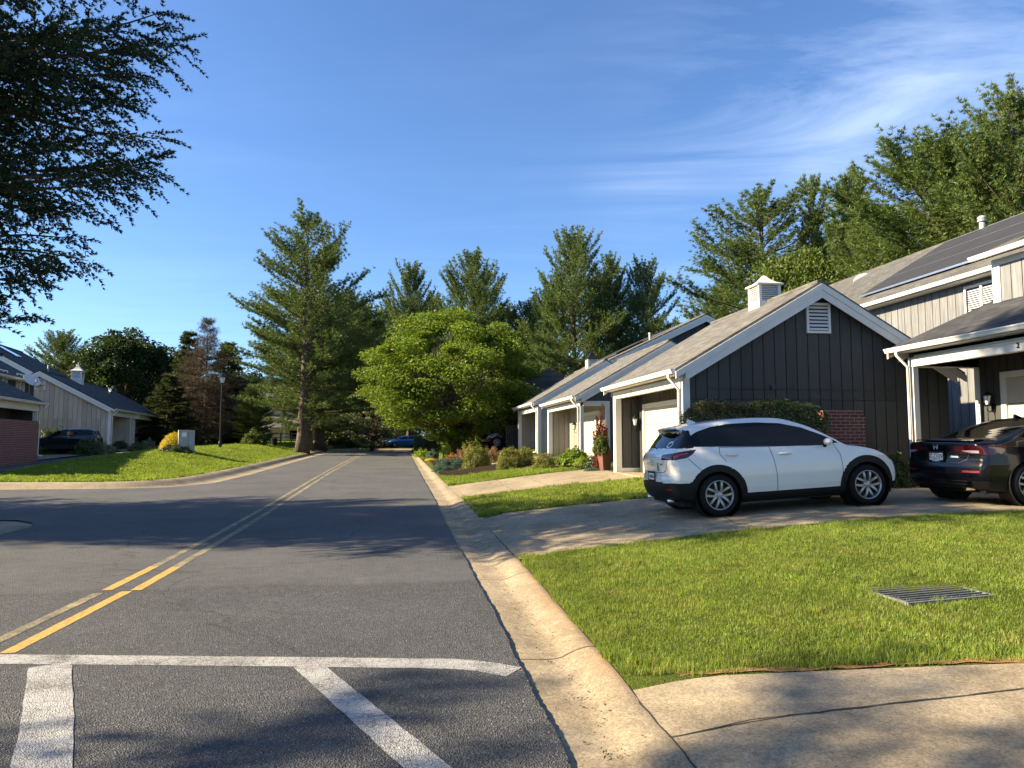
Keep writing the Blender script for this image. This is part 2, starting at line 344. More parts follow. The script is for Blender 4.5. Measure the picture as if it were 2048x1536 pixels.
class MB:
    def __init__(s): s.v = []; s.f = []; s.m = []; s.mats = []; s.cur = 0; s.sm = []; s.smooth = False
    def mat(s, m):
        if m not in s.mats: s.mats.append(m)
        s.cur = s.mats.index(m); return s
    def poly(s, pts):
        i = len(s.v); s.v += [tuple(map(float, p)) for p in pts]; s.f.append(list(range(i, i+len(pts)))); s.m.append(s.cur); s.sm.append(s.smooth)
    def mesh(s, vs, fs):
        i = len(s.v); s.v += [tuple(map(float, p)) for p in vs]
        for f in fs: s.f.append([k+i for k in f]); s.m.append(s.cur); s.sm.append(s.smooth)
    def box(s, x0, x1, y0, y1, z0, z1):
        x0, x1 = min(x0, x1), max(x0, x1); y0, y1 = min(y0, y1), max(y0, y1); z0, z1 = min(z0, z1), max(z0, z1)
        v = [(x, y, z) for z in (z0, z1) for y in (y0, y1) for x in (x0, x1)]
        s.mesh(v, [[0, 2, 3, 1], [4, 5, 7, 6], [0, 1, 5, 4], [2, 6, 7, 3], [0, 4, 6, 2], [1, 3, 7, 5]])
    def prism(s, pts, d):
        """polygon pts (3-D, planar) extruded by vector d"""
        n = len(pts); a = [Vector(p) for p in pts]; b = [p+Vector(d) for p in a]
        nm = Vector((0, 0, 0))
        for k in range(n): nm += a[k].cross(a[(k+1) % n])
        fl = nm.dot(Vector(d)) > 0
        v = a+b; fs = [list(range(n)), list(range(n, 2*n))[::-1]] + [[k, n+k, n+(k+1) % n, (k+1) % n] for k in range(n)]
        if fl: fs = [f[::-1] for f in fs]
        s.mesh(v, fs)
    def tube(s, pts, r, n=8, caps=True):
        pts = [Vector(p) for p in pts]; r = [r]*len(pts) if isinstance(r, (int, float)) else list(r)
        vs = []; fs = []; ref = None
        for k, p in enumerate(pts):
            d = (pts[min(k+1, len(pts)-1)]-pts[max(k-1, 0)])
            d = d.normalized() if d.length > 1e-9 else Vector((0, 0, 1))
            if ref is None: ref = Vector((1, 0, 0)) if abs(d.x) < .8 else Vector((0, 1, 0))
            u = (ref-d*ref.dot(d)).normalized(); w = d.cross(u); ref = u
            for j in range(n):
                a = 2*math.pi*j/n; vs.append(p+(u*math.cos(a)+w*math.sin(a))*r[k])
        for k in range(len(pts)-1):
            for j in range(n): fs.append([k*n+j, k*n+(j+1) % n, (k+1)*n+(j+1) % n, (k+1)*n+j])
        if caps: fs.append(list(range(n))[::-1]); fs.append([(len(pts)-1)*n+j for j in range(n)])
        o = s.smooth; s.smooth = True; s.mesh(vs, fs); s.smooth = o
    def lathe(s, prof, n=16, c=(0, 0, 0), axis='z', a0=0.):
        vs = []; fs = []
        for (r, h) in prof:
            for j in range(n):
                a = a0+2*math.pi*j/n
                if axis == 'z': vs.append((c[0]+r*math.cos(a), c[1]+r*math.sin(a), c[2]+h))
                else: vs.append((c[0]+r*math.cos(a), c[1]+h, c[2]-r*math.sin(a)))
        for k in range(len(prof)-1):
            for j in range(n): fs.append([k*n+j, k*n+(j+1) % n, (k+1)*n+(j+1) % n, (k+1)*n+j])
        s.mesh(vs, fs)
    def build(s, name, mat=None, parent=None, loc=None, smooth=False, bev=0.):
        me = bpy.data.meshes.new(name); me.from_pydata(s.v, [], s.f)
        for m in (s.mats if s.mats else [mat]): me.materials.append(m)
        if s.mats: me.polygons.foreach_set('material_index', s.m)
        me.polygons.foreach_set('use_smooth', [bool(x or smooth) for x in s.sm]); me.update()
        o = link(name, me, parent, loc)
        if bev:
            b = o.modifiers.new('bevel', 'BEVEL'); b.width = bev; b.segments = 2; b.limit_method = 'ANGLE'; b.angle_limit = .6
        return o
def part(name, mat, parent, fn, bev=0., smooth=False):
    m = MB(); fn(m); return m.build(name, M[mat] if isinstance(mat, str) else mat, parent, bev=bev, smooth=smooth)
def text_mesh(s, size, depth=.003, font_scale_x=1.):
    cu = bpy.data.curves.new('lettering', 'FONT'); cu.body = s; cu.size = size; cu.extrude = depth; cu.align_x = 'CENTER'; cu.align_y = 'CENTER'
    o = bpy.data.objects.new('lettering', cu); COL.objects.link(o); bpy.context.view_layer.update()
    me = bpy.data.meshes.new_from_object(o.evaluated_get(bpy.context.evaluated_depsgraph_get()))
    bpy.data.objects.remove(o); bpy.data.curves.remove(cu)
    if font_scale_x != 1.: me.transform(Matrix.Diagonal((font_scale_x, 1, 1, 1)))
    return me
def put_text(name, s, size, mat, parent, loc, facing, depth=.003, sx=1.):
    """facing: '-x' reads from the -X side, '-y' from the -Y side"""
    me = text_mesh(s, size, depth, sx)
    X, Y_, Z = {'-x': ((0, -1, 0), (0, 0, 1), (-1, 0, 0)), '-y': ((1, 0, 0), (0, 0, 1), (0, -1, 0)), '+x': ((0, 1, 0), (0, 0, 1), (1, 0, 0))}[facing]
    m3 = Matrix((X, Y_, Z)).transposed().to_4x4(); me.transform(Matrix.Translation(loc) @ m3)
    me.materials.clear(); me.materials.append(M[mat]); return link(name, me, parent)
# ================================================================== GROUND
def grid_mesh(xs, ys, zf, keep=None):
    X, Y = np.meshgrid(xs, ys); Z = zf(X, Y); nx, ny = len(xs), len(ys)
    V = np.stack([X, Y, Z], -1).reshape(-1, 3)
    i = (np.arange(ny-1)[:, None]*nx+np.arange(nx-1)[None, :]).ravel()
    Fq = np.stack([i, i+1, i+nx+1, i+nx], -1)
    if keep is not None:
        cx = (X[:-1, :-1]+X[1:, 1:]).ravel()/2; cy = (Y[:-1, :-1]+Y[1:, 1:]).ravel()/2; Fq = Fq[keep(cx, cy)]
    return V, Fq
xs = np.unique(np.concatenate([np.linspace(-420, -60, 10), np.linspace(-60, -20, 28), np.arange(-20, 1, .4), np.arange(1, 9, .2), np.arange(9, 16, .4), np.linspace(16, 60, 28), np.linspace(60, 420, 10)]))
ys = np.unique(np.concatenate([np.linspace(-120, -10, 12), np.arange(-10, 34, .4), np.arange(3.4, 4.8, .08), np.linspace(34, 90, 90), np.linspace(90, 500, 14)]))
V, Fq = grid_mesh(xs, ys, gsheet)
o = link('ground', np_mesh('ground', V, Fq, M['turf'], True)); tag(o, kind='structure')

def strip(pl, pr, zoff=0., zfun=zr, ny=None):
    """two polylines of equal length -> quad strip following the road height"""
    a = np.array(pl, float); b = np.array(pr, float); n = len(a)
    V = np.concatenate([np.c_[a, zfun(a[:, 1])+zoff], np.c_[b, zfun(b[:, 1])+zoff]]); i = np.arange(n-1)
    return V, np.stack([i, i+n, i+n+1, i+1], -1)

# main road with the mouth of the side street, rough right edge
ry = np.concatenate([np.arange(-30, 2, 2.), np.arange(2, 14, .04), np.arange(14, 30, .25), np.arange(30, 76.6, 1.)])
jr = np.array([rnd.uniform(-.007, .007) for _ in ry]) + .006*np.sin(ry*2.1)+.004*np.sin(ry*6.7)
LW_Y = [-30, 14.2, 14.9, 15.5, 16, 22.9, 23.7, 24.0, 24.5, 26.3, 31, 53, 66, 120]; LW_X = [-6.95, -6.95, -7.2, -7.8, -30, -30, -30, -9.0, -7.8, -6.95, -6.85, -7.4, -7.5, -7.5]
def xlw(y): return np.interp(y, LW_Y, LW_X)
def road_right(y): return np.where((y > 68.6), 40., xre(y))
xfr = np.linspace(0, 1, 14); V = []; 
yl = np.unique(np.concatenate([ry, [15.5, 15.8, 16.0, 22.9, 23.3, 23.7, 24.0, 24.2]])); jj = np.interp(yl, ry, jr)*(yl < 30)
for y, j in zip(yl, jj):
    x0 = float(xlw(y)); x1 = float(road_right(y))+j
    for f in xfr: V.append((x0+(x1-x0)*f, y, float(zr(y))))
n = len(xfr); i = (np.arange(len(yl)-1)[:, None]*n+np.arange(n-1)[None, :]).ravel()
V = np.array(V); Fq = np.stack([i, i+1, i+n+1, i+n], -1)
# broken edge of the asphalt: a short skirt down to the gutter pan
e = np.arange(len(yl))*n+n-1; sk = V[e].copy(); sk[:, 2] -= .06; sk[:, 0] += .012
V2 = np.concatenate([V, sk]); k0 = len(V); kk = np.arange(len(yl)-1)
F2 = np.concatenate([Fq, np.stack([e[:-1], k0+kk, k0+kk+1, e[1:]], -1)])
o = link('road', np_mesh('road', V2, F2, M['asphalt'])); tag(o, kind='structure')
# parking court behind the lawn mound
cl = [(-30, 22.5), (-21, 25), (-18.6, 30), (-18.2, 36), (-18.0, 42), (-18.4, 48), (-19.4, 54), (-20.5, 60)]
cr = [(-30, 16.5), (-15.2, 23.9), (-14.6, 30), (-13.9, 36), (-13.6, 42), (-14.2, 48), (-15.2, 54), (-16.5, 60)]
def court(pl, pr, nm, mat, off, n=40, m=8):
    a = np.array(pl, float); b = np.array(pr, float); t = np.linspace(0, len(a)-1, n); s = np.arange(len(a))
    A = np.c_[np.interp(t, s, a[:, 0]), np.interp(t, s, a[:, 1])]; B = np.c_[np.interp(t, s, b[:, 0]), np.interp(t, s, b[:, 1])]
    f = np.linspace(0, 1, m)[None, :, None]; P = A[:, None]*(1-f)+B[:, None]*f; Z = gz(P[..., 0], P[..., 1])+off
    V = np.concatenate([P, Z[..., None]], -1).reshape(-1, 3); i = (np.arange(n-1)[:, None]*m+np.arange(m-1)[None, :]).ravel()
    o = link(nm, np_mesh(nm, V, np.stack([i, i+1, i+m+1, i+m], -1), M[mat])); tag(o, kind='structure'); return o
court(cl, cr, 'court_road', 'asphalt', .05)

# ---- kerbs (rolled concrete gutter)
PU = np.array([-.5, .0, .28, .48, .60, .70, .80, .88, .95, 1.0, 1.05]); PZ = np.array([-.06, -.022, -.032, -.034, -.022, .006, .030, .042, .049, .051, .044])
PZ2 = np.array([-.06, -.02, -.034, -.030, .02, .085, .135, .16, .17, .17, .15])
def kerb(name, E, Bk, z0, PZ=PZ):
    E = np.array(E, float); Bk = np.array(Bk, float); n = len(E); k = len(PU)
    P = E[:, None]*(1-PU)[None, :, None]+Bk[:, None]*PU[None, :, None]
    dr = lambda y: 1-.55*(sm((4.75-y)/.5)+sm((y-9.3)/.4)*sm((14.8-y)/.4)+sm((y-18.9)/.4)*sm((23.8-y)/.4))*(E[:, 0] > -2)
    Z = np.asarray(z0)[:, None]+np.where(PZ > 0, PZ[None, :]*dr(E[:, 1])[:, None], PZ[None, :])
    V = np.concatenate([P, Z[..., None]], -1).reshape(-1, 3); i = (np.arange(n-1)[:, None]*k+np.arange(k-1)[None, :]).ravel()
    o = link(name, np_mesh(name, V, np.stack([i, i+1, i+k+1, i+k], -1), M['curb_concrete'], True)); tag(o, kind='structure'); return o
ky = np.concatenate([np.arange(-20, 2, 1.), np.arange(2, 30, .25), np.arange(30, 67.5, 1.)])
E = np.c_[xre(ky), ky]; Bk = np.c_[xrb(ky), ky]
arc = [(( .2+2.2*(1-math.cos(a))-.9, 67.5+1.2*math.sin(a))) for a in np.linspace(.2, 1.57, 6)]
kerb('kerb', np.concatenate([E, [(.2, 68.3), (2, 68.75), (40, 68.8)]]), np.concatenate([Bk, [(.5, 67.6), (2, 68.0), (40, 68.0)]]), np.concatenate([zr(ky), [.5, .5, .5]]))
# left kerb round the lawn mound
le = [(-30, 23.75), (-14, 23.8), (-11.1, 23.85), (-9.6, 23.75), (-8.6, 24.0), (-7.8, 24.55), (-7.2, 25.5), (-6.93, 26.5), (-6.83, 29), (-6.83, 31), (-7.05, 39.3), (-7.3, 47), (-7.5, 54), (-7.55, 62), (-7.5, 68), (-6.6, 73), (-3, 76), (4, 76.8), (40, 77)]
lb = [(-30, 25.0), (-14, 25.0), (-11.6, 24.9), (-10.2, 24.75), (-9.3, 24.9), (-8.8, 25.3), (-8.4, 26.2), (-8.2, 27.2), (-8.1, 29), (-8.05, 31), (-8.2, 39.3), (-8.4, 47), (-8.5, 54), (-8.6, 62), (-8.55, 68.6), (-7.5, 74), (-3.4, 77), (4, 77.9), (40, 78)]
def dens(p, q, step=.5):
    p = np.array(p, float); q = np.array(q, float); s = np.r_[0, np.cumsum(np.hypot(*(np.diff(p, axis=0).T)))]; t = np.arange(0, s[-1], step)
    return np.c_[np.interp(t, s, p[:, 0]), np.interp(t, s, p[:, 1])], np.c_[np.interp(t, s, q[:, 0]), np.interp(t, s, q[:, 1])]
a, b = dens(le, lb); kerb('kerb', a, b, zr(a[:, 1])+.005, PZ2)
ne = [(-6.95, -20), (-6.95, 10), (-6.93, 13.4), (-7.0, 14.0), (-7.35, 14.7), (-8.0, 15.3), (-9.2, 15.7), (-11, 15.8), (-30, 15.9)]
nb = [(-8.1, -20), (-8.1, 10), (-8.1, 12.9), (-8.15, 13.4), (-8.35, 13.9), (-8.75, 14.3), (-9.5, 14.55), (-11, 14.65), (-30, 14.7)]
a, b = dens(ne, nb); kerb('kerb', a, b, zr(a[:, 1])+.012)

# ---- driveways (concrete slabs following the rise of the lots)
def slabz(x, y): x = np.asarray(x, float); return gz(np.maximum(x, xrb(y)+.02), y)+.004-.040*np.clip(1-(x-xrb(y))/.5, 0, 1)
def slab(name, x0f, x1, ya, yb, nx=26, ny=12, off=.004, joint=None):
    V = []; Y = np.linspace(0, 1, ny); 
    for t in Y:
        y_ = ya+(yb-ya)*t
        for u in np.linspace(0, 1, nx):
            x0 = float(xrb(y_))+.015 if x0f is None else x0f
            x = x0+(x1-x0)*u; yy = y_-(.12*(x-1.34)*(y_+4)/8.58 if yb == 4.58 else 0)
            V.append((x, yy, float(slabz(x, yy)) if x0f is None else g1(x, yy)+off))
    V = np.array(V); i = (np.arange(ny-1)[:, None]*nx+np.arange(nx-1)[None, :]).ravel()
    o = link(name, np_mesh(name, V, np.stack([i, i+1, i+nx+1, i+nx], -1), M['concrete'])); tag(o, kind='structure'); return o
slab('driveway', None, 14., -4., 4.58, 40, ny=24)
slab('driveway', None, 15.2, 9.45, 14.55)
slab('driveway', None, 6.2, 19.0, 23.6)
slab('driveway', None, 6.3, 31.2, 34.2)
slab('pavement', 4.6, 6.25, 24.0, 27.3, 8, 8)
def court_drive(name, pts):
    m = MB(); c = np.mean(pts, axis=0); n = len(pts)
    for k in range(n):
        a, b = np.array(pts[k]), np.array(pts[(k+1) % n])
        for i in range(6):
            for j in range(6-i):
                def P(u, v): q = c+(a-c)*u/6+(b-c)*v/6; return (q[0], q[1], g1(*q)+.075)
                m.poly([P(i, j), P(i+1, j), P(i, j+1)])
                if i+j < 5: m.poly([P(i+1, j), P(i+1, j+1), P(i, j+1)])
    tag(m.build(name, M['concrete']), kind='structure')
court_drive('driveway', [(-18.3, 38), (-23.8, 37.0), (-26, 47.), (-19., 46.4)])
court_drive('driveway', [(-18.7, 49.5), (-19.4, 54), (-24, 63.5), (-24.9, 56.5)])
# joints and cracks in the concrete
def crack(pts, w=.012, off=.010, name='pavement_joint'):
    V = []; n = 0; P = []
    for (x0, y0), (x1, y1) in zip(pts[:-1], pts[1:]):
        for t in np.linspace(0, 1, 14)[:-1]: P.append((x0+(x1-x0)*t, y0+(y1-y0)*t))
    P.append(pts[-1]); P = np.array(P); P[1:-1] += np.array([[rnd.uniform(-.006, .006), rnd.uniform(-.006, .006)] for _ in P[1:-1]])
    d = np.gradient(P, axis=0); nn = np.c_[-d[:, 1], d[:, 0]]; nn /= np.linalg.norm(nn, axis=1)[:, None]; ww = np.array([w*rnd.uniform(.5, 1.1) for _ in P])[:, None]
    A = P+nn*ww/2; Bb = P-nn*ww/2; zz = lambda q: slabz(q[:, 0], q[:, 1])+.005
    V = np.concatenate([np.c_[A, zz(A)], np.c_[Bb, zz(Bb)]]); k = len(P); i = np.arange(k-1)
    tag(link(name, np_mesh(name, V, np.stack([i, i+k, i+k+1, i+1], -1), M['crack'])), kind='structure')
crack([(1.36, 3.77), (2.4, 3.82), (3.7, 3.88), (9, 4.05)], .016)
crack([(1.365, 2.0), (1.365, 3.3), (1.365, 4.5)], .014)
crack([(1.37, 9.5), (1.35, 11.), (1.33, 12.5), (1.29, 14.5)], .02)
crack([(4.85, 9.5), (4.75, 10.2), (4.9, 10.9), (4.85, 12), (4.8, 14.5)], .016)
crack([(2.7, 19.1), (2.65, 21.2), (2.7, 23.6)], .012); crack([(1.4, 12.0), (3., 12.05), (4.8, 12.)], .012); crack([(8.6, 9.5), (8.6, 14.5)], .014); crack([(1.26, 19.1), (1.0, 23.6)], .02); crack([(3.7, 19.1), (3.6, 23.6)], .014)

# ---- road paint
def line(name, pts, w, mat, off=.003, step=.3):
    p = np.array(pts, float); s = np.r_[0, np.cumsum(np.hypot(*(np.diff(p, axis=0).T)))]; t = np.linspace(0, s[-1], max(2, int(s[-1]/step)))
    P = np.c_[np.interp(t, s, p[:, 0]), np.interp(t, s, p[:, 1])]; d = np.gradient(P, axis=0); nn = np.c_[-d[:, 1], d[:, 0]]; nn /= np.linalg.norm(nn, axis=1)[:, None]
    jj = np.array([rnd.uniform(-.004, .004) for _ in P])[:, None]
    V, Fq = strip(P+nn*(w/2+jj), P-nn*(w/2+jj), off); tag(link(name, np_mesh(name, V, Fq, M[mat])), kind='structure')
line('road_marking', [(-3.02, 5.95), (-3.0, 8.15)], .11, 'yellow_paint', step=.1)
line('road_marking', [(-2.93, 8.2), (-2.96, 9.6)], .115, 'yellow_paint', step=.1)
line('road_marking', [(-2.96, 9.6), (-3.05, 13), (-3.3, 20), (-3.68, 32), (-4.02, 50), (-4.1, 60), (-3.9, 66), (-2.6, 71), (.5, 73), (30, 73.4)], .11, 'yellow_faded')
line('road_marking', [(-3.28, 5.95), (-3.26, 8.1)], .105, 'yellow_faded', step=.1)
line('road_marking', [(-3.24, 8.25), (-3.25, 9.7)], .11, 'yellow_paint', step=.1)
line('road_marking', [(-3.25, 9.7), (-3.32, 13), (-3.55, 20), (-3.93, 32), (-4.3, 50), (-4.38, 60), (-4.2, 66), (-2.8, 71.3), (.4, 73.3), (30, 73.7)], .105, 'yellow_faded')
line('road_marking', [(-7.0, 6.15), (-3.0, 5.80), (-.84, 5.44), (.30, 5.235), (.50, 5.15), (.70, 5.0)], .22, 'white_paint', step=.12)
line('road_marking', [(-2.555, 5.60), (-2.03, 4.45), (-1.5, 3.2)], .26, 'white_paint', .0045, step=.12)
line('road_marking', [(-.735, 5.34), (.085, 3.62), (.4, 2.95)], .20, 'white_paint', .0045, step=.12)

# ---- planting soil
def patch(name, pts, mat, off=.02):
    m = MB(); c = np.mean(pts, axis=0); n = len(pts)
    for k in range(n):
        a, b = np.array(pts[k]), np.array(pts[(k+1) % n])
        for i in range(8):
            def P(u, v): q = c+(a-c)*u/8+(b-c)*v; return q
            q = [c+(a-c)*i/8, c+(a-c)*(i+1)/8, c+(b-c)*(i+1)/8, c+(b-c)*i/8]
            m.poly([(x, y, g1(x, y)+off) for x, y in q])
    tag(m.build(name, M[mat]), kind='structure')
patch('soil', [(1.05, 28.1), (4.7, 26.6), (5.6, 27.6), (5.6, 31.0), (1.0, 31.0)], 'soil', .025)
patch('soil', [(.75, 34.4), (6.2, 34.4), (5.8, 50), (.5, 58)], 'soil', .025)
patch('soil', [(5.0, 24.0), (6.0, 24.0), (6.0, 26.2), (4.4, 26.8), (4.3, 25.2)], 'soil', .028)
patch('soil', [(-19., 36.5), (-24, 35), (-26, 29), (-19, 30)], 'soil', .03)
patch('soil', [(-18.9, 47.0), (-24, 47.6), (-24.6, 55), (-19.2, 49.3)], 'soil', .03)
patch('soil', [(6.0, 14.6), (11.4, 14.6), (11.4, 15.75), (6.0, 15.75)], 'soil', .028)

# washed-out clay along the lawn edge
def clay_strip(pts, w):
    p = np.array(pts, float); s_ = np.r_[0, np.cumsum(np.hypot(*(np.diff(p, axis=0).T)))]; t = np.arange(0, s_[-1], .05)
    P = np.c_[np.interp(t, s_, p[:, 0]), np.interp(t, s_, p[:, 1])]; d = np.gradient(P, axis=0); nn = np.c_[-d[:, 1], d[:, 0]]; nn /= np.linalg.norm(nn, axis=1)[:, None]
    a = w*(.8+.35*np.sin(t*3.1)+.25*np.sin(t*8.3+1)+.2*np.sin(t*19))[:, None]; b = w*(.5+.3*np.sin(t*4.7+2)+.3*np.sin(t*13)+.2*np.sin(t*27))[:, None]
    A, B = P+nn*np.maximum(a, .01), P-nn*np.maximum(b, .008)
    zz = lambda q: slabz(q[:, 0], q[:, 1])+.004
    k = len(P); i = np.arange(k-1); V = np.concatenate([np.c_[A, zz(A)], np.c_[B, zz(B)]])
    tag(link('clay_soil', np_mesh('clay_soil', V, np.stack([i, i+k, i+k+1, i+1], -1), M['clay'])), kind='structure')
clay_strip([(1.38, 4.62), (2.2, 4.53), (3.3, 4.40), (5., 4.19), (9, 3.72)], .05)
clay_strip([(1.375, 4.7), (1.395, 6.), (1.40, 7.4), (1.40, 9.0)], .03)
GC = on_ground(1852, 1186)[:2]
# ---- grass (uncountable: one object per lawn)
def blades(name, n, region, hgt, wid, mat, seed, hf=None, lean=.45, label=None):
    r = np.random.default_rng(seed); x0, x1, y0, y1, test = region
    pts = np.zeros((0, 2))
    while len(pts) < n:
        p = np.c_[r.uniform(x0, x1, n), r.uniform(y0, y1, n)]; pts = np.r_[pts, p[test(p[:, 0], p[:, 1])]]
    pts = pts[:n]; x, y = pts.T; z = gz(x, y)-.01
    cl = np.sin(x*3.1+2*np.sin(y*2.3))*np.sin(y*3.7+x)*.25+1.+.45*(np.sin(x*7.3+1.7*np.sin(y*5.1))*np.sin(y*6.1+1.3*np.sin(x*4.2)) > .62)
    h = hgt*r.uniform(.55, 1.25, n)*cl; 
    if hf is not None: h = h*hf(x, y)
    a = r.uniform(0, 2*np.pi, n); l = np.abs(r.normal(0, lean, n)); dx, dy = np.cos(a)*l, np.sin(a)*l
    b = r.uniform(0, 2*np.pi, n); w = wid*r.uniform(.6, 1.3, n)/2; wx, wy = np.cos(b)*w, np.sin(b)*w
    B0 = np.c_[x-wx, y-wy, z]; B1 = np.c_[x+wx, y+wy, z]
    mx, my, mz = x+dx*h*.4, y+dy*h*.4, z+h*.6; M0 = np.c_[mx-wx*.8, my-wy*.8, mz]; M1 = np.c_[mx+wx*.8, my+wy*.8, mz]
    T = np.c_[x+dx*h*1.1, y+dy*h*1.1, z+h*(1-.25*np.minimum(l, 1))]
    V = np.stack([B0, B1, M0, M1, T], 1).reshape(-1, 3); k = (np.arange(n)*5)[:, None]
    Fa = np.concatenate([k+np.array([[0, 1, 3]]), k+np.array([[0, 3, 2]]), k+np.array([[2, 3, 4]])])
    o = link(name, np_mesh(name, V, Fa, M[mat])); tag(o, label, None, None, 'stuff'); return o
def in_grate(x, y): return (x > GC[0]-.42+.04*np.sin(y*23)) & (x < GC[0]+.40+.04*np.sin(y*19)) & (y > GC[1]-.24+.05*np.sin(x*17)) & (y < GC[1]+.27+.03*np.sin(x*21))
BARE = [(2.35, 5.75, .09), (3.2, 7.3, .10), (3.42, 7.45, .12), (GC[0]+.2, GC[1]+.42, .16), (GC[0]+.56, GC[1]+.15, .10), (3.6, 6.25, .06)]
def bare(x, y):
    k = np.zeros_like(x, bool)
    for bx, by, br in BARE: k |= ((x-bx)**2+((y-by)*1.3)**2 < br*br*(1+.5*np.sin(9*np.arctan2(y-by, x-bx))))
    return k
edgeR = lambda x, y: x > xrb(y)+.03+.035*np.sin(y*7)+.02*np.sin(y*17)
rg = np.random.default_rng(5)
blades('lawn', 300000, (1.2, 9.3, 3.2, 9.55, lambda x, y: edgeR(x, y) & (y > 4.62-.12*(x-1.34)+.03*np.sin(x*9)+.02*np.sin(x*23)) & (y < 9.48+.02*np.sin(x*11)) & ~in_grate(x, y) & ~bare(x, y) & ((x < .95*y+1.6) | (x < 9.25))), .043, .0038, 'grass_blades', 1,
       hf=lambda x, y: 1.+.35*((y < 4.95-.12*(x-1.34)) | (x < xrb(y)+.25))+.4*((np.hypot(x-GC[0]-.5, y-GC[1]-.45) < .3)))
blades('lawn', 70000, (8., 14.6, 2.8, 9.55, lambda x, y: (y > 4.62-.12*(x-1.34)) & (y < 9.48) & (x > .93*y+1.5) & (x > 9.2-.0*y)), .055, .007, 'grass_blades', 12)
blades('lawn', 60000, (1., 7.0, 14.5, 19.1, lambda x, y: edgeR(x, y) & (y > 14.58) & (y < 18.95) & (x < 6.3)), .075, .011, 'grass_blades', 2)
def lawn3(x, y): return edgeR(x, y) & (y > 23.7+.25*(x-1)*0) & (y < 28.1-.38*(x-1.1)) & (x < 5.6-.3*(y-23.7))
blades('lawn', 26000, (.8, 6.3, 23.6, 28.2, lawn3), .08, .016, 'grass_far', 3)
def mound(x, y): return (x < xlb(y)-.05) & (y > 25.0) & (x > -14.6+.0*y)
blades('lawn', 170000, (-15, -7.9, 24.9, 67, lambda x, y: mound(x, y) & (rg.uniform(0, 1, len(x)) < np.clip(1.5-.022*y, .25, 1))), .10, .024, 'grass_far', 4, lean=.6)
blades('lawn', 60000, (-40, 40, 60, 112, lambda x, y: (((y > 78.5) & ((x < -4.5) | (x > 3.5) | (y > 90))) | ((x < -9.3) & (x > -30))) & (np.abs(x) < 10+.3*y)), .16, .07, 'grass_far', 6)
blades('lawn', 9000, (-16, -8.3, -4, 14.2, lambda x, y: (x < -8.35) & ((x+8.6)**2+(y-13.8)**2 > .1)), .08, .012, 'grass_blades', 8)
# ================================================================== BUILDINGS
def siding_run(m, p0, p1, nrm, z0, ztop, sp=.275, gap=.022, th=.03, seam=None):
    """vertical boards between plan points p0,p1; ztop(s) is the top height at distance s"""
    p0 = np.array(p0, float); p1 = np.array(p1, float); Ln = np.linalg.norm(p1-p0); d = (p1-p0)/Ln; n = np.array(nrm, float)
    k = max(1, round(Ln/sp)); w = Ln/k
    for i in range(k):
        a, b = i*w+gap/2, (i+1)*w-gap/2
        zs = [z0]
        segs = [(z0, None)] if seam is None else [(z0, seam-.008), (seam+.008, None)]
        for (za, zb) in segs:
            def top(s): return ztop(s) if zb is None else min(zb, ztop(s))
            mid = None
            A, B = p0+d*a, p0+d*b
            ta, tb = top(a), top(b)
            if min(ta, tb) < za+.02: continue
            m.prism([(A[0], A[1], za), (B[0], B[1], za), (B[0], B[1], tb), (A[0], A[1], ta)], (n[0]*th, n[1]*th, 0))
def lantern(parent, x, y, z, s=1., frosted=False):
    """wall lantern hanging on a wall that faces local -x"""
    m = MB(); m.mat(M['black_metal'])
    m.box(x-.03, x, y-.05*s, y+.05*s, z-.16*s, z+.02*s)
    m.tube([(x-.02, y, z-.12*s), (x-.11*s, y, z-.17*s), (x-.17*s, y, z-.12*s), (x-.17*s, y, z-.02*s)], .011, 6)
    m.lathe([(.0, -.03*s), (.05*s, -.02*s), (.055*s, .0), (.0, .0)], 8, (x-.17*s, y, z))
    for a in range(6):
        t = a*math.pi/3; m.tube([(x-.17*s+.048*s*math.cos(t), y+.048*s*math.sin(t), z), (x-.17*s+.09*s*math.cos(t), y+.09*s*math.sin(t), z+.2*s)], .006, 4)
    m.lathe([(.115*s, .2*s), (.105*s, .22*s), (.06*s, .28*s), (.022*s, .30*s), (.02*s, .33*s), (.0, .36*s)], 12, (x-.17*s, y, z))
    o = m.build('wall_lantern', None, parent)
    g = MB(); g.lathe([(.042*s, .002), (.082*s, .2*s)], 6, (x-.17*s, y, z)); g.build('lamp_glass', M['frosted_glass' if frosted else 'lamp_glass'], o)
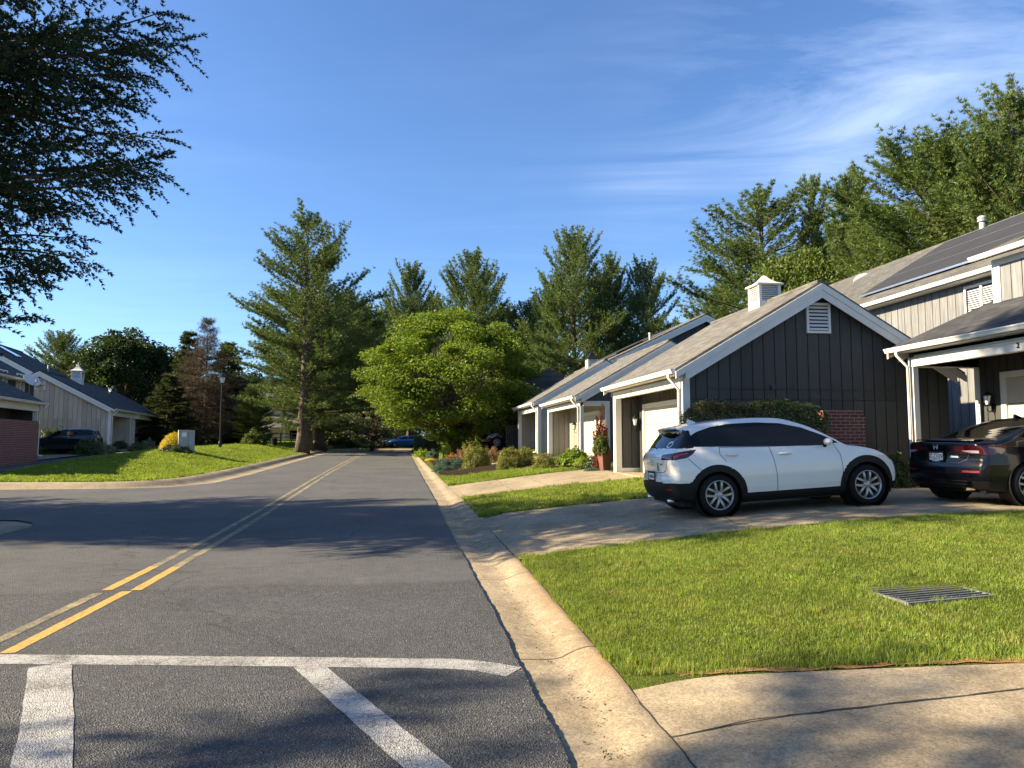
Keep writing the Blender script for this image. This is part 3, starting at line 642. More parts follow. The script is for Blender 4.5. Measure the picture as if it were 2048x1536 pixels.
def cupola(parent, x, y, z, s, roofm='cream_trim', rh=1.):
    m = MB(); h = .40*s; m.box(x-h, x+h, y-h, y+h, z-.35, z+.42*s)
    c = m.build('cupola', M['white_trim'], parent, bev=.01)
    lv = MB(); z0 = z+.44*s; lv.mat(M['dark_room']); lv.box(x-h*.8, x+h*.8, y-h*.8, y+h*.8, z+.42*s, z+.95*s); lv.mat(M['white_trim'])
    for (dx, dy) in ((-1, -1), (1, -1), (-1, 1), (1, 1)):
        lv.box(x+dx*h-.04*dx-.04, x+dx*h-.04*dx+.04, y+dy*h-.04*dy-.04, y+dy*h-.04*dy+.04, z+.42*s, z+.97*s)
    k = 8
    for i in range(k):
        zz = z0+i*.52*s/k
        for q in (-1, 1):
            lv.prism([(x-h*.88, y+q*h*.98, zz), (x+h*.88, y+q*h*.98, zz), (x+h*.88, y+q*h*.82, zz+.05*s), (x-h*.88, y+q*h*.82, zz+.05*s)], (0, 0, .012))
            lv.prism([(x+q*h*.98, y-h*.88, zz), (x+q*h*.98, y+h*.88, zz), (x+q*h*.82, y+h*.88, zz+.05*s), (x+q*h*.82, y-h*.88, zz+.05*s)], (0, 0, .012))
    lv.build('louvre', None, c)
    r = MB(); zt = z+.97*s; r.box(x-h*1.18, x+h*1.18, y-h*1.18, y+h*1.18, zt, zt+.05*s)
    pr = [(a, .05+(b-.05)*rh) for a, b in [(1.18, .05), (.75, .17), (.42, .34), (.2, .52), (.05, .62)]]
    for (a, za), (b, zb) in zip(pr[:-1], pr[1:]):
        for sx, sy, ux, uy in ((1, 1, -1, 1), (-1, 1, -1, -1), (-1, -1, 1, -1), (1, -1, 1, 1)):
            r.poly([(x+sx*h*a, y+sy*h*a, zt+za*s), (x+ux*h*a, y+uy*h*a, zt+za*s), (x+ux*h*b, y+uy*h*b, zt+zb*s), (x+sx*h*b, y+sy*h*b, zt+zb*s)])
    if rh == 1.: r.tube([(x, y, zt+.6*s), (x, y, zt+.78*s)], .018, 6)
    r.build('cupola_roof', M[roofm], c); return c
def gutter(parent, x, y0, y1, z, mat='white_trim', nm='gutter'):
    m = MB(); pr = [(0, 0), (-.015, -.0), (-.125, .0), (-.125, -.025), (-.105, -.05), (-.085, -.10), (0, -.10)]
    m.prism([(x+a, y0, z+b) for a, b in pr], (0, y1-y0, 0)); return m.build(nm, M[mat], parent)
def downspout(parent, x, y, ztop, zb, dx=.22, dirx=1, mat='white_trim'):
    m = MB()
    m.tube([(x, y, ztop), (x, y, ztop-.08), (x+dx, y, ztop-.36), (x+dx, y, zb+.14), (x+dx-.04, y, zb+.07), (x+dx-.22, y, zb+.05)], .04, 4)
    return m.build('downspout', M[mat], parent)

def garage(name, loc, rz, Lg, W, ze, pitch, siding, inside, shingle, label, cat='garage', trim='white_trim', flip=False, near_open=False, far_open=False,
           recess=1.0, lint=(2.27, 2.48), door=(.35, 4.6), doorh=2.0, oh=.27, ro=.25, number=None, lamp_y=None, vent=True, gable_seam=1.95, panel_base=.14, lampz=1.35, group=None, ridge_x=None, frosted=False, panel_siding=None, gutters=True, door_open=None):
    H = empty(name, loc, rz); tag(H, label, cat, group)
    fy = (lambda y: Lg-y) if flip else (lambda y: y)
    RX = W/2 if ridge_x is None else ridge_x
    zroof = lambda x: ze+pitch*(x if x < RX else 2*RX-x)
    tr, sd = M[trim], M[siding]
    sgn = 1 if not flip else -1
    # gable walls (front part of a porch side is left open)
    def gable(y, outn, is_open):
        m = MB(); xs0 = recess+.02 if is_open else .02
        zc = lambda x: zroof(x)-.20
        x1 = W-.02; hd = lint[0]
        # backing
        pts = [(xs0, fy(y), 0), (x1, fy(y), 0), (x1, fy(y), zc(x1))]+([(RX, fy(y), zc(RX))] if x1 > RX else [])+[(xs0, fy(y), zc(xs0))]
        m.prism(pts, (0, -outn*sgn*.10, 0))
        if is_open: m.prism([(.02, fy(y), hd+.02), (xs0, fy(y), hd+.02), (xs0, fy(y), zc(xs0)), (.02, fy(y), zc(.02))], (0, -outn*sgn*.10, 0))
        yy = fy(y)
        siding_run(m, (xs0 if not is_open else .02, yy), (RX, yy), (0, outn*sgn), 0 if not is_open else hd+.20, lambda s: zc((xs0 if not is_open else .02)+s), seam=gable_seam if not is_open else None)
        if is_open: siding_run(m, (recess+.14, yy), (RX, yy), (0, outn*sgn), 0, lambda s: hd+.17)
        siding_run(m, (RX, yy), (x1, yy), (0, outn*sgn), 0, lambda s: zc(RX+s), seam=gable_seam)
        m.build('gable_wall', sd, H)
    gable(0, -1, near_open); gable(Lg, 1, far_open)
    # walls of the recessed front
    yd0, yd1 = door
    def front(m):
        y0, y1 = .12, Lg-.12
        m.box(recess, recess+.1, fy(y0), fy(y1), 0, ze)
        dh = doorh
        for a, b, zb in ((y0, yd0-.14, 0), (yd0-.14, yd1+.14, dh+.16), (yd1+.14, y1, 0)):
            if b-a > .05:
                siding_run(m, (recess, fy(a)), (recess, fy(b)), (-1, 0), zb, lambda s: lint[1]+.04, sp=.2)
    fw = part('front_wall', inside, H, front)
    part('rear_wall', siding, H, lambda m: m.box(W-.14, W-.02, .12, Lg-.12, 0, zroof(W)-.2))
    part('porch_ceiling', trim, H, lambda m: m.box(.05, recess, .1, Lg-.1, lint[1]+.02, lint[1]+.06))
    part('porch_slab', 'concrete', H, lambda m: m.box(-.02, recess+.02, .02, Lg-.02, -.35, .012))
    # side panels closing the recess
    def side(y, outn):
        m = MB(); yy = fy(y); sp_ = M[panel_siding or inside]; m.mat(sp_)
        siding_run(m, (.20, yy), (recess, yy), (0, outn*sgn), panel_base, lambda s: lint[0]+.0, sp=.26)
        m.box(.02, recess, yy, yy-outn*sgn*.05, 0, lint[1]); m.mat(tr)
        m.box(.16, recess, yy+outn*sgn*.035, yy-outn*sgn*.01, .02, panel_base)
        m.build('side_panel', None, H)
    if not far_open: side(Lg-.16, -1)
    if not near_open: side(.16, 1)
    # door frame and sectional door
    def frame(m):
        d = .14; dh = doorh
        for a, b, z0_, z1_ in ((yd0-d, yd0, 0, dh+d), (yd1, yd1+d, 0, dh+d), (yd0, yd1, dh, dh+d)): m.box(recess-.055, recess+.02, fy(a), fy(b), z0_, z1_)
    df = part('door_frame', trim, H, frame, .006)
    def dr(m):
        k = 4; h = doorh/k
        m.box(recess+.055, recess+.09, fy(yd0), fy(yd1), 0, doorh)
        n = 4 if yd1-yd0 < 3.4 else 8
        for i in range(k):
            m.box(recess-.01 , recess+.06, fy(yd0+.004), fy(yd1-.004), i*h+.006, (i+1)*h-.006)
            for j in range(n):
                w = (yd1-yd0)/n; a = yd0+j*w+.09; b = yd0+(j+1)*w-.09
                m.box(recess-.018, recess-.008, fy(a), fy(b), i*h+.10, (i+1)*h-.10)
    part('garage_door', 'door_white', H, dr, .004)
    # lintel beam, posts, corner boards
    part('lintel', trim, H, lambda m: (m.box(-.02, .12, fy(.0), fy(Lg), lint[0], lint[1]), m.box(-.035, .0, fy(.005), fy(Lg-.005), lint[1]-.05, lint[1])), .006)
    for y, op in ((0, near_open), (Lg, far_open)):
        o1 = -1 if y == 0 else 1
        if op:
            ya = y-o1*.10; m = MB(); m.box(-.005, .13, fy(y), fy(y-o1*.13), .0, lint[0]); m.build('porch_post', tr, H, bev=.006)
            m = MB(); m.box(recess-.02, recess+.14, fy(y+o1*.05), fy(y-o1*.10), 0, lint[0]); m.build('porch_post', tr, H, bev=.006)
            m = MB(); m.box(.10, recess+.14, fy(y+o1*.045), fy(y-o1*.10), lint[0]-.0, lint[0]+.19); m.build('side_beam', tr, H, bev=.006)
        else:
            m = MB(); m.box(-.03, .15, fy(y+o1*.055), fy(y), 0, ze-.12); m.box(-.032, .0, fy(y), fy(y-o1*.22), 0, lint[1]-.002); m.box(.0, .16, fy(y), fy(y-o1*.21), 0, lint[0]); m.build('corner_board', tr, H, bev=.005)
    # roof
    def roof(m):
        t = .09; a = -oh; b = W+oh; y0, y1 = fy(-ro), fy(Lg+ro)
        if y1 < y0: y0, y1 = y1, y0
        za, zm, zb = ze-oh*pitch, zroof(RX), zroof(b)
        m.prism([(a, y0, za), (RX, y0, zm), (RX, y0, zm-t), (a, y0, za-t)], (0, y1-y0, 0))
        m.prism([(RX, y0, zm), (b, y0, zb), (b, y0, zb-t), (RX, y0, zm-t)], (0, y1-y0, 0))
        m.box(RX-.1, RX+.1, y0+.01, y1-.01, zm-.05, zm+.015)
    rf = part('roof', shingle, H, roof)
    # rake boards: a wide board with a narrower fascia step above it
    for y, o1 in ((-ro, -1), (Lg+ro, 1)):
        m = MB(); yy = fy(y)
        for xa, xb in ((-oh, RX), (RX, W+oh)):
            za, zb = zroof(xa), zroof(xb)
            m.prism([(xa, yy, za-.075), (xb, yy, zb-.075), (xb, yy, zb-.23), (xa, yy, za-.23)], (0, o1*sgn*.045, 0))
            xc, xd = max(xa, -.03), min(xb, W+.03); zc_, zd_ = zroof(xc), zroof(xd)
            m.prism([(xc, yy, zc_-.225), (xd, yy, zd_-.225), (xd, yy, zd_-.42), (xc, yy, zc_-.42)], (0, o1*sgn*.022, 0))
            m.prism([(xa, yy, za-.10), (xb, yy, zb-.10), (xb, yy, zb-.12), (xa, yy, za-.12)], (0, -o1*sgn*(ro-.03), 0))
        m.build('rake_board', tr, H)
    if gutters:
        ya, yb = sorted((fy(-ro), fy(Lg+ro)))
        gutter(H, -oh, ya, yb, ze-oh*pitch-.01, trim); part('soffit', trim, H, lambda m: m.box(-oh+.005, .0, ya+.03, yb-.03, ze-oh*pitch-.13, ze-oh*pitch-.105))
        downspout(H, -oh-.06, fy(.06), ze-oh*pitch-.10, 0, oh-.02, mat=trim)
    if vent:
        vz = zroof(RX)-1.25
        for yy, o1 in ((fy(0), -1*sgn),):
            m = MB(); m.mat(tr)
            fr = [(RX-.31, RX-.25, 0, .74), (RX+.25, RX+.31, 0, .74), (RX-.25, RX+.25, 0, .06), (RX-.25, RX+.25, .68, .74)]
            for a, b, c, d in fr: m.box(a, b, yy+o1*.03, yy+o1*.085, vz+c, vz+d)
            v = m.build('gable_vent', None, H, bev=.004); m = MB(); m.mat(M['dark_room']); m.box(RX-.25, RX+.25, yy+o1*.035, yy+o1*.045, vz+.06, vz+.68); m.mat(tr)
            for i in range(7): zz = vz+.075+i*.087; m.prism([(RX-.25, yy+o1*.08, zz), (RX+.25, yy+o1*.08, zz), (RX+.25, yy+o1*.045, zz+.05), (RX-.25, yy+o1*.045, zz+.05)], (0, 0, .010))
            m.build('slats', None, v)
    if lamp_y is not None: lantern(H, recess-.03, fy(lamp_y), lampz, 1., frosted)
    if number:
        s, yn, zn, sz = number; put_text('house_number', s, sz, 'number_black', H, (-.026, fy(yn), zn), '-x', .008)
    return H

PI = math.pi
# --- the row on the near side
gA = garage('garage', (6.2, 15.85, .60), 0, 5.75, 6.84, 2.80, .588, 'charcoal_siding', 'charcoal_siding', 'tan_shingles',
            'charcoal boarded garage with white rake boards and gable louvre behind the white crossover', number=None, lamp_y=5.42, door=(.5, 5.02), lampz=1.45, doorh=1.95, frosted=True, recess=.76)
put_text('house_number', '2517', .13, 'gold_crest', gA, (-.026, 3.95, 2.375), '-x', .01)
cupola(gA, 3.42, 2.55, 4.48, .80, rh=.62)
def cable(m):
    m.box(.6, 6.6, -.052, -.036, 2.20, 2.214)
    m.box(2.15, 2.25, -.11, -.03, 2.19, 2.29)
part('cable_conduit', 'charcoal_siding', gA, cable)
gB = garage('garage', (6.27, 26.5, .68), 0, 6.6, 7.1, 2.76, .575, 'slate_siding', 'greige_siding', 'tan_shingles',
            'slate grey garage with open corner post beside the terracotta planter', near_open=True, recess=1.0, door=(.9, 4.1), lamp_y=4.6, doorh=1.95, lampz=1.4, lint=(2.22, 2.42), vent=False)
lantern(gB, .97, .62, 1.5, 1.1)
gC = garage('garage', (6.27, 35.9, .90), 0, 6.9, 7.1, 2.80, .585, 'beige_siding', 'greige_siding', 'tan_shingles',
            'far beige garage with cupola next to the broad green tree', door=(.5, 3.6), recess=1.0, vent=False, lint=(2.2, 2.42))
cupola(gC, 3.55, 2.8, 4.5, .74, 'black_metal')
gD = garage('garage', (11.36, 6.9, .68), 0, 8.1, 9., 3.19, .438, 'charcoal_siding', 'charcoal_siding', 'dark_shingles',
            'dark garage with open white porch post and dark shingles above the black sedan', flip=True, near_open=True, recess=1.72, door=(.86, 4.0), lint=(2.60, 2.81), doorh=2.3, oh=.30, ro=.30, lamp_y=.50, lampz=1.72, vent=False)
put_text('house_number', '2', .15, 'number_black', gD, (-.028, 5.05, 2.71), '-x', .01)
part('skylight', 'solar_glass', gD, lambda m: m.prism([(1.9, 5.4, 3.19+.438*1.9+.08), (3.1, 5.4, 3.19+.438*3.1+.08), (3.1, 6.6, 3.19+.438*3.1+.08), (1.9, 6.6, 3.19+.438*1.9+.08)], (0, 0, .05)))

# --- two storey blocks
def block(name, loc, rz, Lg, W, ze, pitch, siding, shingle, label, trim='white_trim', flip=False, oh=.4, ro=.3, windows=(), panels=None, extras=None, front=True):
    H = empty(name, loc, rz); tag(H, label, 'townhouse'); fy = (lambda y: Lg-y) if flip else (lambda y: y); sgn = -1 if flip else 1
    RX = W/2; zroof = lambda x: ze+pitch*(x if x < RX else W-x); sd, tr = M[siding], M[trim]
    m = MB(); zc = lambda x: zroof(x)-.2
    for y, o in ((0, -1), (Lg, 1)):
        yy = fy(y)
        m.prism([(.02, yy, 0), (W-.02, yy, 0), (W-.02, yy, zc(W)), (RX, yy, zc(RX)), (.02, yy, zc(0))], (0, -o*sgn*.12, 0))
        siding_run(m, (.02, yy), (RX, yy), (0, o*sgn), 0, lambda s: zc(s)); siding_run(m, (RX, yy), (W-.02, yy), (0, o*sgn), 0, lambda s: zc(RX+s))
    ya, yb = .12, Lg-.12
    m.box(.02, .14, fy(ya), fy(yb), 0, ze-.1); m.box(W-.14, W-.02, fy(ya), fy(yb), 0, ze-.1)
    siding_run(m, (.02, fy(0)), (.02, fy(Lg)), (-1, 0), 0, lambda s: ze-.30, sp=.30)
    m.build('wall', sd, H)
    m = MB(); t = .1; a, b = -oh, W+oh; y0, y1 = sorted((fy(-ro), fy(Lg+ro)))
    m.prism([(a, y0, zroof(a)), (RX, y0, zroof(RX)), (RX, y0, zroof(RX)-t), (a, y0, zroof(a)-t)], (0, y1-y0, 0))
    m.prism([(RX, y0, zroof(RX)), (b, y0, zroof(b)), (b, y0, zroof(b)-t), (RX, y0, zroof(RX)-t)], (0, y1-y0, 0))
    m.box(RX-.1, RX+.1, y0+.01, y1-.01, zroof(RX)-.06, zroof(RX)+.015)
    rf = m.build('roof', M[shingle], H)
    for y, o in ((-ro, -1), (Lg+ro, 1)):
        m = MB(); yy = fy(y)
        for xa, xb in ((-oh, RX), (RX, W+oh)):
            za, zb = zroof(xa), zroof(xb)
            m.prism([(xa, yy, za-.08), (xb, yy, zb-.08), (xb, yy, zb-.25), (xa, yy, za-.25)], (0, o*sgn*.05, 0))
            m.prism([(xa, yy, za-.245), (xb, yy, zb-.245), (xb, yy, zb-.46), (xa, yy, za-.46)], (0, o*sgn*.024, 0))
            m.prism([(xa, yy, za-.12), (xb, yy, zb-.12), (xb, yy, zb-.14), (xa, yy, za-.14)], (0, -o*sgn*(ro-.03), 0))
        m.build('rake_board', tr, H)
    gutter(H, -oh, y0, y1, ze-oh*pitch-.01, trim)
    part('soffit', trim, H, lambda m: m.box(-oh+.01, -.02, y0+.05, y1-.05, ze-oh*pitch-.14, ze-oh*pitch-.11))
    part('frieze_board', trim, H, lambda m: m.box(-.05, -.012, fy(.0), fy(Lg), ze-.33, ze-.14))
    for (wy0, wy1, wz0, wz1) in windows:
        m = MB(); f = .07
        for q in ((wy0-f, wy0, wz0-f, wz1+f), (wy1, wy1+f, wz0-f, wz1+f), (wy0, wy1, wz1, wz1+f), (wy0, wy1, wz0-f, wz0), ((wy0+wy1)/2-.035, (wy0+wy1)/2+.035, wz0, wz1)): m.box(-.075, .0, fy(q[0]), fy(q[1]), q[2], q[3])
        w = m.build('window', tr, H, bev=.004)
        m = MB(); m.mat(M['car_glass']); m.box(-.028, -.02, fy(wy0), fy(wy1), wz0, wz1); m.mat(M['blind'])
        k = int((wz1-wz0)/.06)
        for i in range(k): m.box(-.034, -.029, fy(wy0+.03), fy(wy1-.03), wz0+i*.06+.01, wz0+i*.06+.036)
        m.build('pane', None, w)
    if panels:
        xa, xb, pa, pb, nx, ny = panels
        m = MB()
        for i in range(nx):
            for j in range(ny):
                wx, wy = (xb-xa)/nx, (pb-pa)/ny; x0, x1 = xa+i*wx+.012, xa+(i+1)*wx-.012; q0, q1 = fy(pa+j*wy+.008), fy(pa+(j+1)*wy-.008); q0, q1 = sorted((q0, q1))
                m.prism([(x0, q0, zroof(x0)+.10), (x1, q0, zroof(x1)+.10), (x1, q1, zroof(x1)+.10), (x0, q1, zroof(x0)+.10)], (0, 0, .035))
        sp = m.build('solar_panels', M['solar_glass'], H)
        m = MB()
        for i in range(nx+1):
            x0 = xa+i*(xb-xa)/nx
            q0, q1 = sorted((fy(pa), fy(pb))); m.prism([(x0-.014, q0, zroof(x0)+.07), (x0+.014, q0, zroof(x0)+.07), (x0+.014, q0, zroof(x0)+.13), (x0-.014, q0, zroof(x0)+.13)], (0, q1-q0, 0))
        m.build('rail', M['aluminium'], sp)
    return H, zroof, fy
# block behind the charcoal garage: weathered boards, solar roof
mA, zA, fA = block('townhouse', (15.0, 7.0, .6), 0, 23.4, 8.4, 5.68, .60, 'weathered_siding', 'grey_shingles',
                   'weathered two storey house with rows of solar panels on its long roof', windows=((9.3, 10.35, 4.0, 5.12),), panels=(.35, 3.75, .5, 15.6, 3, 10))
m = MB(); m.tube([(4.0, 14.2, zA(4)-.2), (4.0, 14.2, zA(4)+.34)], .09, 12); m.lathe([(.13, 0), (.14, .04), (.14, .07), (.12, .07), (.12, .10), (.14, .10), (.14, .15), (.08, .2), (0, .21)], 14, (4., 14.2, zA(4)+.30)); m.build('vent_pipe', M['grey_metal'], mA)
part('bay_wall', 'weathered_siding', mA, lambda m: (m.box(-1.4, -.05, 1.0, 7.85, 0, 5.25), siding_run(m, (-1.4, 1.0), (-1.4, 7.7), (-1, 0), 0, lambda s: 5.1, sp=.3)))
part('bay_trim', 'white_trim', mA, lambda m: (m.box(-1.46, -1.2, 7.68, 7.9, 0, 5.25), m.box(-1.45, -1.40, 1., 7.68, 5.1, 5.25), m.box(-1.2, -.04, 7.852, 7.89, 5.05, 5.25)), .005)
part('bay_roof', 'grey_shingles', mA, lambda m: m.prism([(-1.75, .7, 5.37), (3.4, .7, 7.65), (3.4, .7, 7.56), (-1.75, .7, 5.28)], (0, 7.45, 0)))
gutter(mA, -1.75, .7, 8.15, 5.36)
part('bay_solar_panel', 'solar_glass', mA, lambda m: m.prism([(-1.2, 1., 5.37+.443*.55+.06), (2.6, 1., 5.37+.443*4.35+.06), (2.6, 7.5, 5.37+.443*4.35+.06), (-1.2, 7.5, 5.37+.443*.55+.06)], (0, 0, .03)))
mB, zB, fB = block('townhouse', (11.0, 38.2, .9), 0, 14, 10.6, 5.3, .48, 'navy_siding', 'grey_shingles', 'slate blue two storey house end peeking over the two middle garages', panels=(1.4, 4.9, 4.5, 13.6, 2, 6))
m = MB(); m.tube([(2.6, 1.6, zB(2.6)-.1), (2.6, 1.6, zB(2.6)+.34)], .05, 8); m.tube([(2.6, 1.6, zB(2.6)+.34), (2.6, 1.6, zB(2.6)+.42)], .07, 8); m.build('vent_pipe', M['white_trim'], mB)
mB2, _, _ = block('townhouse', (12.6, 58., 1.2), 0, 9, 9, 4.6, .5, 'navy_siding', 'grey_shingles', 'dark blue house in shade behind the broad green tree')
# house wall seen dark under the tree
part('lower_wall', 'navy_siding', mB2, lambda m: (m.box(-6.4, -.1, -8.5, -2., 0, 3.6), siding_run(m, (-6.4, -8.5), (-.1, -8.5), (0, -1), 0, lambda s: 3.5)))
part('lower_roof', 'grey_shingles', mB2, lambda m: (m.prism([(-6.8, -8.8, 3.55), (-3.2, -8.8, 5.5), (.4, -8.8, 3.55)], (0, 7.1, 0))))

# --- the row across the parking court (turned 9 degrees)
LR = R_(9.2); DL = np.array([-math.sin(LR), math.cos(LR)]); NL = np.array([math.cos(LR), math.sin(LR)])
pc = at_d(219, 893, 54.)[:2]                                # near front corner of the beige garage
def lrow(t, off=0.): q = pc+DL*t+NL*off; return (q[0], q[1])
zl0 = 1.02
LA = 18.5
q = lrow(LA); gE = garage('garage', (q[0], q[1], zl0), PI+LR, LA, 8.3, 2.80, .55, 'beige_siding', 'beige_siding', 'dark_shingles',
    'beige boarded garage row with dark roof and cupola across the parking court', flip=True, near_open=False, far_open=False, door=(.5, 3.6), lint=(2.2, 2.5), recess=1.05, doorh=1.95, panel_siding='beige_siding')
cupola(gE, 3.6, LA-6., 4.75, .85)
part('porch_post', 'white_trim', gE, lambda m: (m.box(-.04, .14, LA-6.2, LA-6.0, 0, 2.2), m.box(-.04, .14, LA-7.4, LA-7.2, 0, 2.2), m.box(-.28, .12, LA-7.6, LA-6.9, 2.16, 2.52)))
part('partition_wall', 'beige_siding', gE, lambda m: m.box(.02, 1.05, LA-6.15, LA-5.95, 0, 2.2))
part('blossom_wreath', 'red_leaves', gE, lambda m: [m.lathe([(.16, -.02), (.2, 0), (.16, .02), (.12, 0), (.16, -.02)], 14, (.9+.02*i, LA-10.6-.25*i, 1.55), 'y') for i in range(4)])
m = MB()
for (x, y) in ((2.2, LA-9.3), (2.4, LA-9.9)):
    zz = 2.8+.55*x; m.tube([(x, y, zz), (x, y, zz+.55)], .03, 5); m.tube([(x, y, zz+.25), (x-.15, y-.35, zz+.75)], .02, 5); m.tube([(x, y, zz+.4), (x+.1, y+.35, zz+.7)], .02, 5)
m.build('roof_bracket', M['aluminium'], gE)
# nearest left garage with brick
pf = at_d(86, 815, 41.5)
gF = garage('garage', (pf[0]-NL[0]*.2, pf[1]-NL[1]*.2, .78), PI+LR, 9., 8., 2.78, .55, 'charcoal_siding', 'charcoal_siding', 'dark_shingles',
    'dark garage with white lintel and brick wall at the edge of the court', flip=False, far_open=False, near_open=False, door=(3.2, 6.4), lint=(2.2, 2.5), recess=1.1, doorh=1.95, vent=False)
part('brick_panel', 'brick', gF, lambda m: m.box(.9, 1.09, .2, 2.9, 0, 1.15))
pm = at_d(83, 765, 50.)
mC, zC, fC = block('townhouse', (pm[0]-.4, pm[1], .8), PI+LR, 11, 9, pm[2]-.8+.2, .55, 'navy_siding', 'dark_shingles', 'dark two storey house with small white windows behind the brick fronted garage',
                   windows=((1.8, 2.8, 3.4, 4.4), (4.3, 5.3, 3.4, 4.4)))
pm = at_d(98, 758, 60.)
mD, zD, fD = block('townhouse', (pm[0]-.4+DL[0]*11, pm[1]+DL[1]*11, .9), PI+LR, 11, 10, pm[2]-.9+.2, .58, 'navy_siding', 'dark_shingles', 'tall house with skylight and white rake board above the beige garage')
part('skylight', 'lamp_clear', mD, lambda m: m.prism([(2.9, 6.2, zD(2.9)+.06), (4.3, 6.2, zD(4.3)+.06), (4.3, 7.5, zD(4.3)+.06), (2.9, 7.5, zD(2.9)+.06)], (0, 0, .06)))
m = MB(); m.tube([(4.6, 6.5, zD(4.6)-.1), (4.6, 6.5, zD(4.6)+.9)], .09, 8); m.tube([(1.4, 5.2, zD(1.4)-.1), (1.4, 5.2, zD(1.4)+.5)], .06, 8); m.build('vent_pipe', M['grey_metal'], mD)

# --- distant house behind the pines
pd = on_ground(565, 886); pd = at_d(538, 880, 118.)
dH = empty('house', (pd[0], pd[1], .9), R_(6)); tag(dH, 'distant tan house with pale porch roof behind the tall pine trunks', 'house')
part('wall', 'cream_wall', dH, lambda m: (m.box(.0, 15, 1.5, 12, 0, 7.0), m.box(-.9, .35, 1.2, 1.5, 3.2, 7.0)))
part('roof', 'grey_shingles', dH, lambda m: m.prism([(-1.2, 1.0, 6.9), (16, 1.0, 6.9), (16, 6.7, 10.2), (-1.2, 6.7, 10.2)], (0, 0, .15)))
part('porch_roof', 'tan_shingles', dH, lambda m: m.prism([(-1.5, -2.2, 2.5), (15, -2.2, 2.5), (15, 1.5, 4.6), (-1.5, 1.5, 4.6)], (0, 0, .12)))
for k in range(5): part('porch_post', 'white_trim', dH, lambda m: m.box(-.9+k*3.2, -.72+k*3.2, -2., -1.82, 0, 2.5))
part('window', 'car_glass', dH, lambda m: m.box(3, 5, 1.46, 1.49, .9, 2.2))

# ================================================================== SMALL FIXED THINGS
# street lamp
pl = on_ground(440, 896); 
def street_lamp(p, hgt, label):
    H = empty('street_lamp', (p[0], p[1], p[2]-.03)); tag(H, label, 'street lamp')
    m = MB(); m.lathe([(.0, 0), (.11, 0), (.11, .35), (.085, .42), (.07, .5), (.055, hgt*.55), (.042, hgt-.62), (.06, hgt-.60), (.06, hgt-.56), (0, hgt-.55)], 12); m.build('pole', M['black_metal'], H)
    m = MB(); m.lathe([(.12, hgt-.57), (.20, hgt-.19)], 4, a0=.6); g = m.build('lantern_glass', M['frosted_glass'], H)
    m = MB(); m.lathe([(.13, hgt-.60), (.14, hgt-.57), (.0, hgt-.57)], 4, a0=.6); m.lathe([(0, hgt-.2), (.30, hgt-.2), (.27, hgt-.16), (.12, hgt-.04), (.05, hgt), (.04, hgt+.05), (0, hgt+.12)], 8, a0=.3)
    for k in range(4):
        a = .6+k*PI/2; m.tube([(.12*math.cos(a), .12*math.sin(a), hgt-.57), (.2*math.cos(a), .2*math.sin(a), hgt-.19)], .012, 4)
    m.build('lantern_cap', M['black_metal'], H); return H
dl = math.hypot(pl[0], pl[1]); hl = (896-757)/1420*dl*.99
street_lamp(pl, hl, 'black post street lamp with white lantern on the grass mound')
# utility cabinet
pu = on_ground(372, 907); H = empty('utility_cabinet', (pu[0], pu[1], pu[2]-.05), R_(20)); tag(H, 'pale grey utility cabinet standing in the grass near the street lamp', 'utility box')
su = math.hypot(pu[0], pu[1])/1420; wu = 27*su; hu = 44*su
part('cabinet', 'grey_metal', H, lambda m: (m.box(-wu*.5, wu*.12, -.12, .5, 0, hu), m.box(wu*.13, wu*.5, -.10, .5, 0, hu*.985)), .012)
part('door_panel', 'grey_metal', H, lambda m: m.box(-wu*.44, wu*.08, -.135, -.121, .08, hu-.1), .004)
part('warning_label', 'plate_white', H, lambda m: (m.box(-wu*.30, -wu*.02, -.142, -.136, hu*.72, hu*.9), m.box(-wu*.24, -wu*.08, -.146, -.143, hu*.77, hu*.85)))
# satellite dishes
def dish(p, r, rz, tilt, label, logo=False):
    H = empty('satellite_dish', p, rz); tag(H, label, 'satellite dish')
    m = MB(); prof = [(0, 0), (r*.5, .06*r), (r*.85, .17*r), (r, .24*r), (r*1.03, .25*r), (r*1.03, .22*r), (r*.85, .14*r), (r*.5, .03*r), (0, -.03*r)]
    m.lathe(prof, 24); d = m.build('reflector', M['dish_grey'], H, smooth=True); d.rotation_euler = (tilt, 0, 0)
    m = MB(); m.tube([(0, 0, -.02), (0, .12, -.18), (0, .12, -.75)], .025, 8); m.tube([(0, -.02, -r*.55), (0, -r*1.0, -r*.3), (0, -r*1.05, -.02)], .015, 6); m.box(-.04, .04, -r*1.12, -r*1.0, -.05, .05); m.build('mast', M['grey_metal'], H)
    if logo:
        m = MB(); m.mat(M['ink_black']); zz = .26*r
        pts = [(-.19, -.17), (-.19, .12), (-.10, .10), (-.02, .03), (-.02, -.05), (-.10, -.15)]
        m.prism([(a*r*1.6, b*r*1.6, zz*.35) for a, b in pts], (0, 0, .006)); m.prism([(a*r*1.6, b*r*1.6, zz*.35) for a, b in [(.05, -.14), (.05, -.09), (.13, -.08), (.13, .16), (.18, .18), (.20, -.08), (.14, -.15)]], (0, 0, .006))
        l = m.build('emblem', None, d)
pdz = at_d(1729, 566, 33.); dish(pdz, .42, R_(-35), R_(62), 'grey satellite dish with dark emblem behind the long solar roof ridge', True)
pdz = at_d(62, 762, 46.); dish(pdz, .42, R_(60), R_(50), 'white satellite dish above the brick fronted garage')
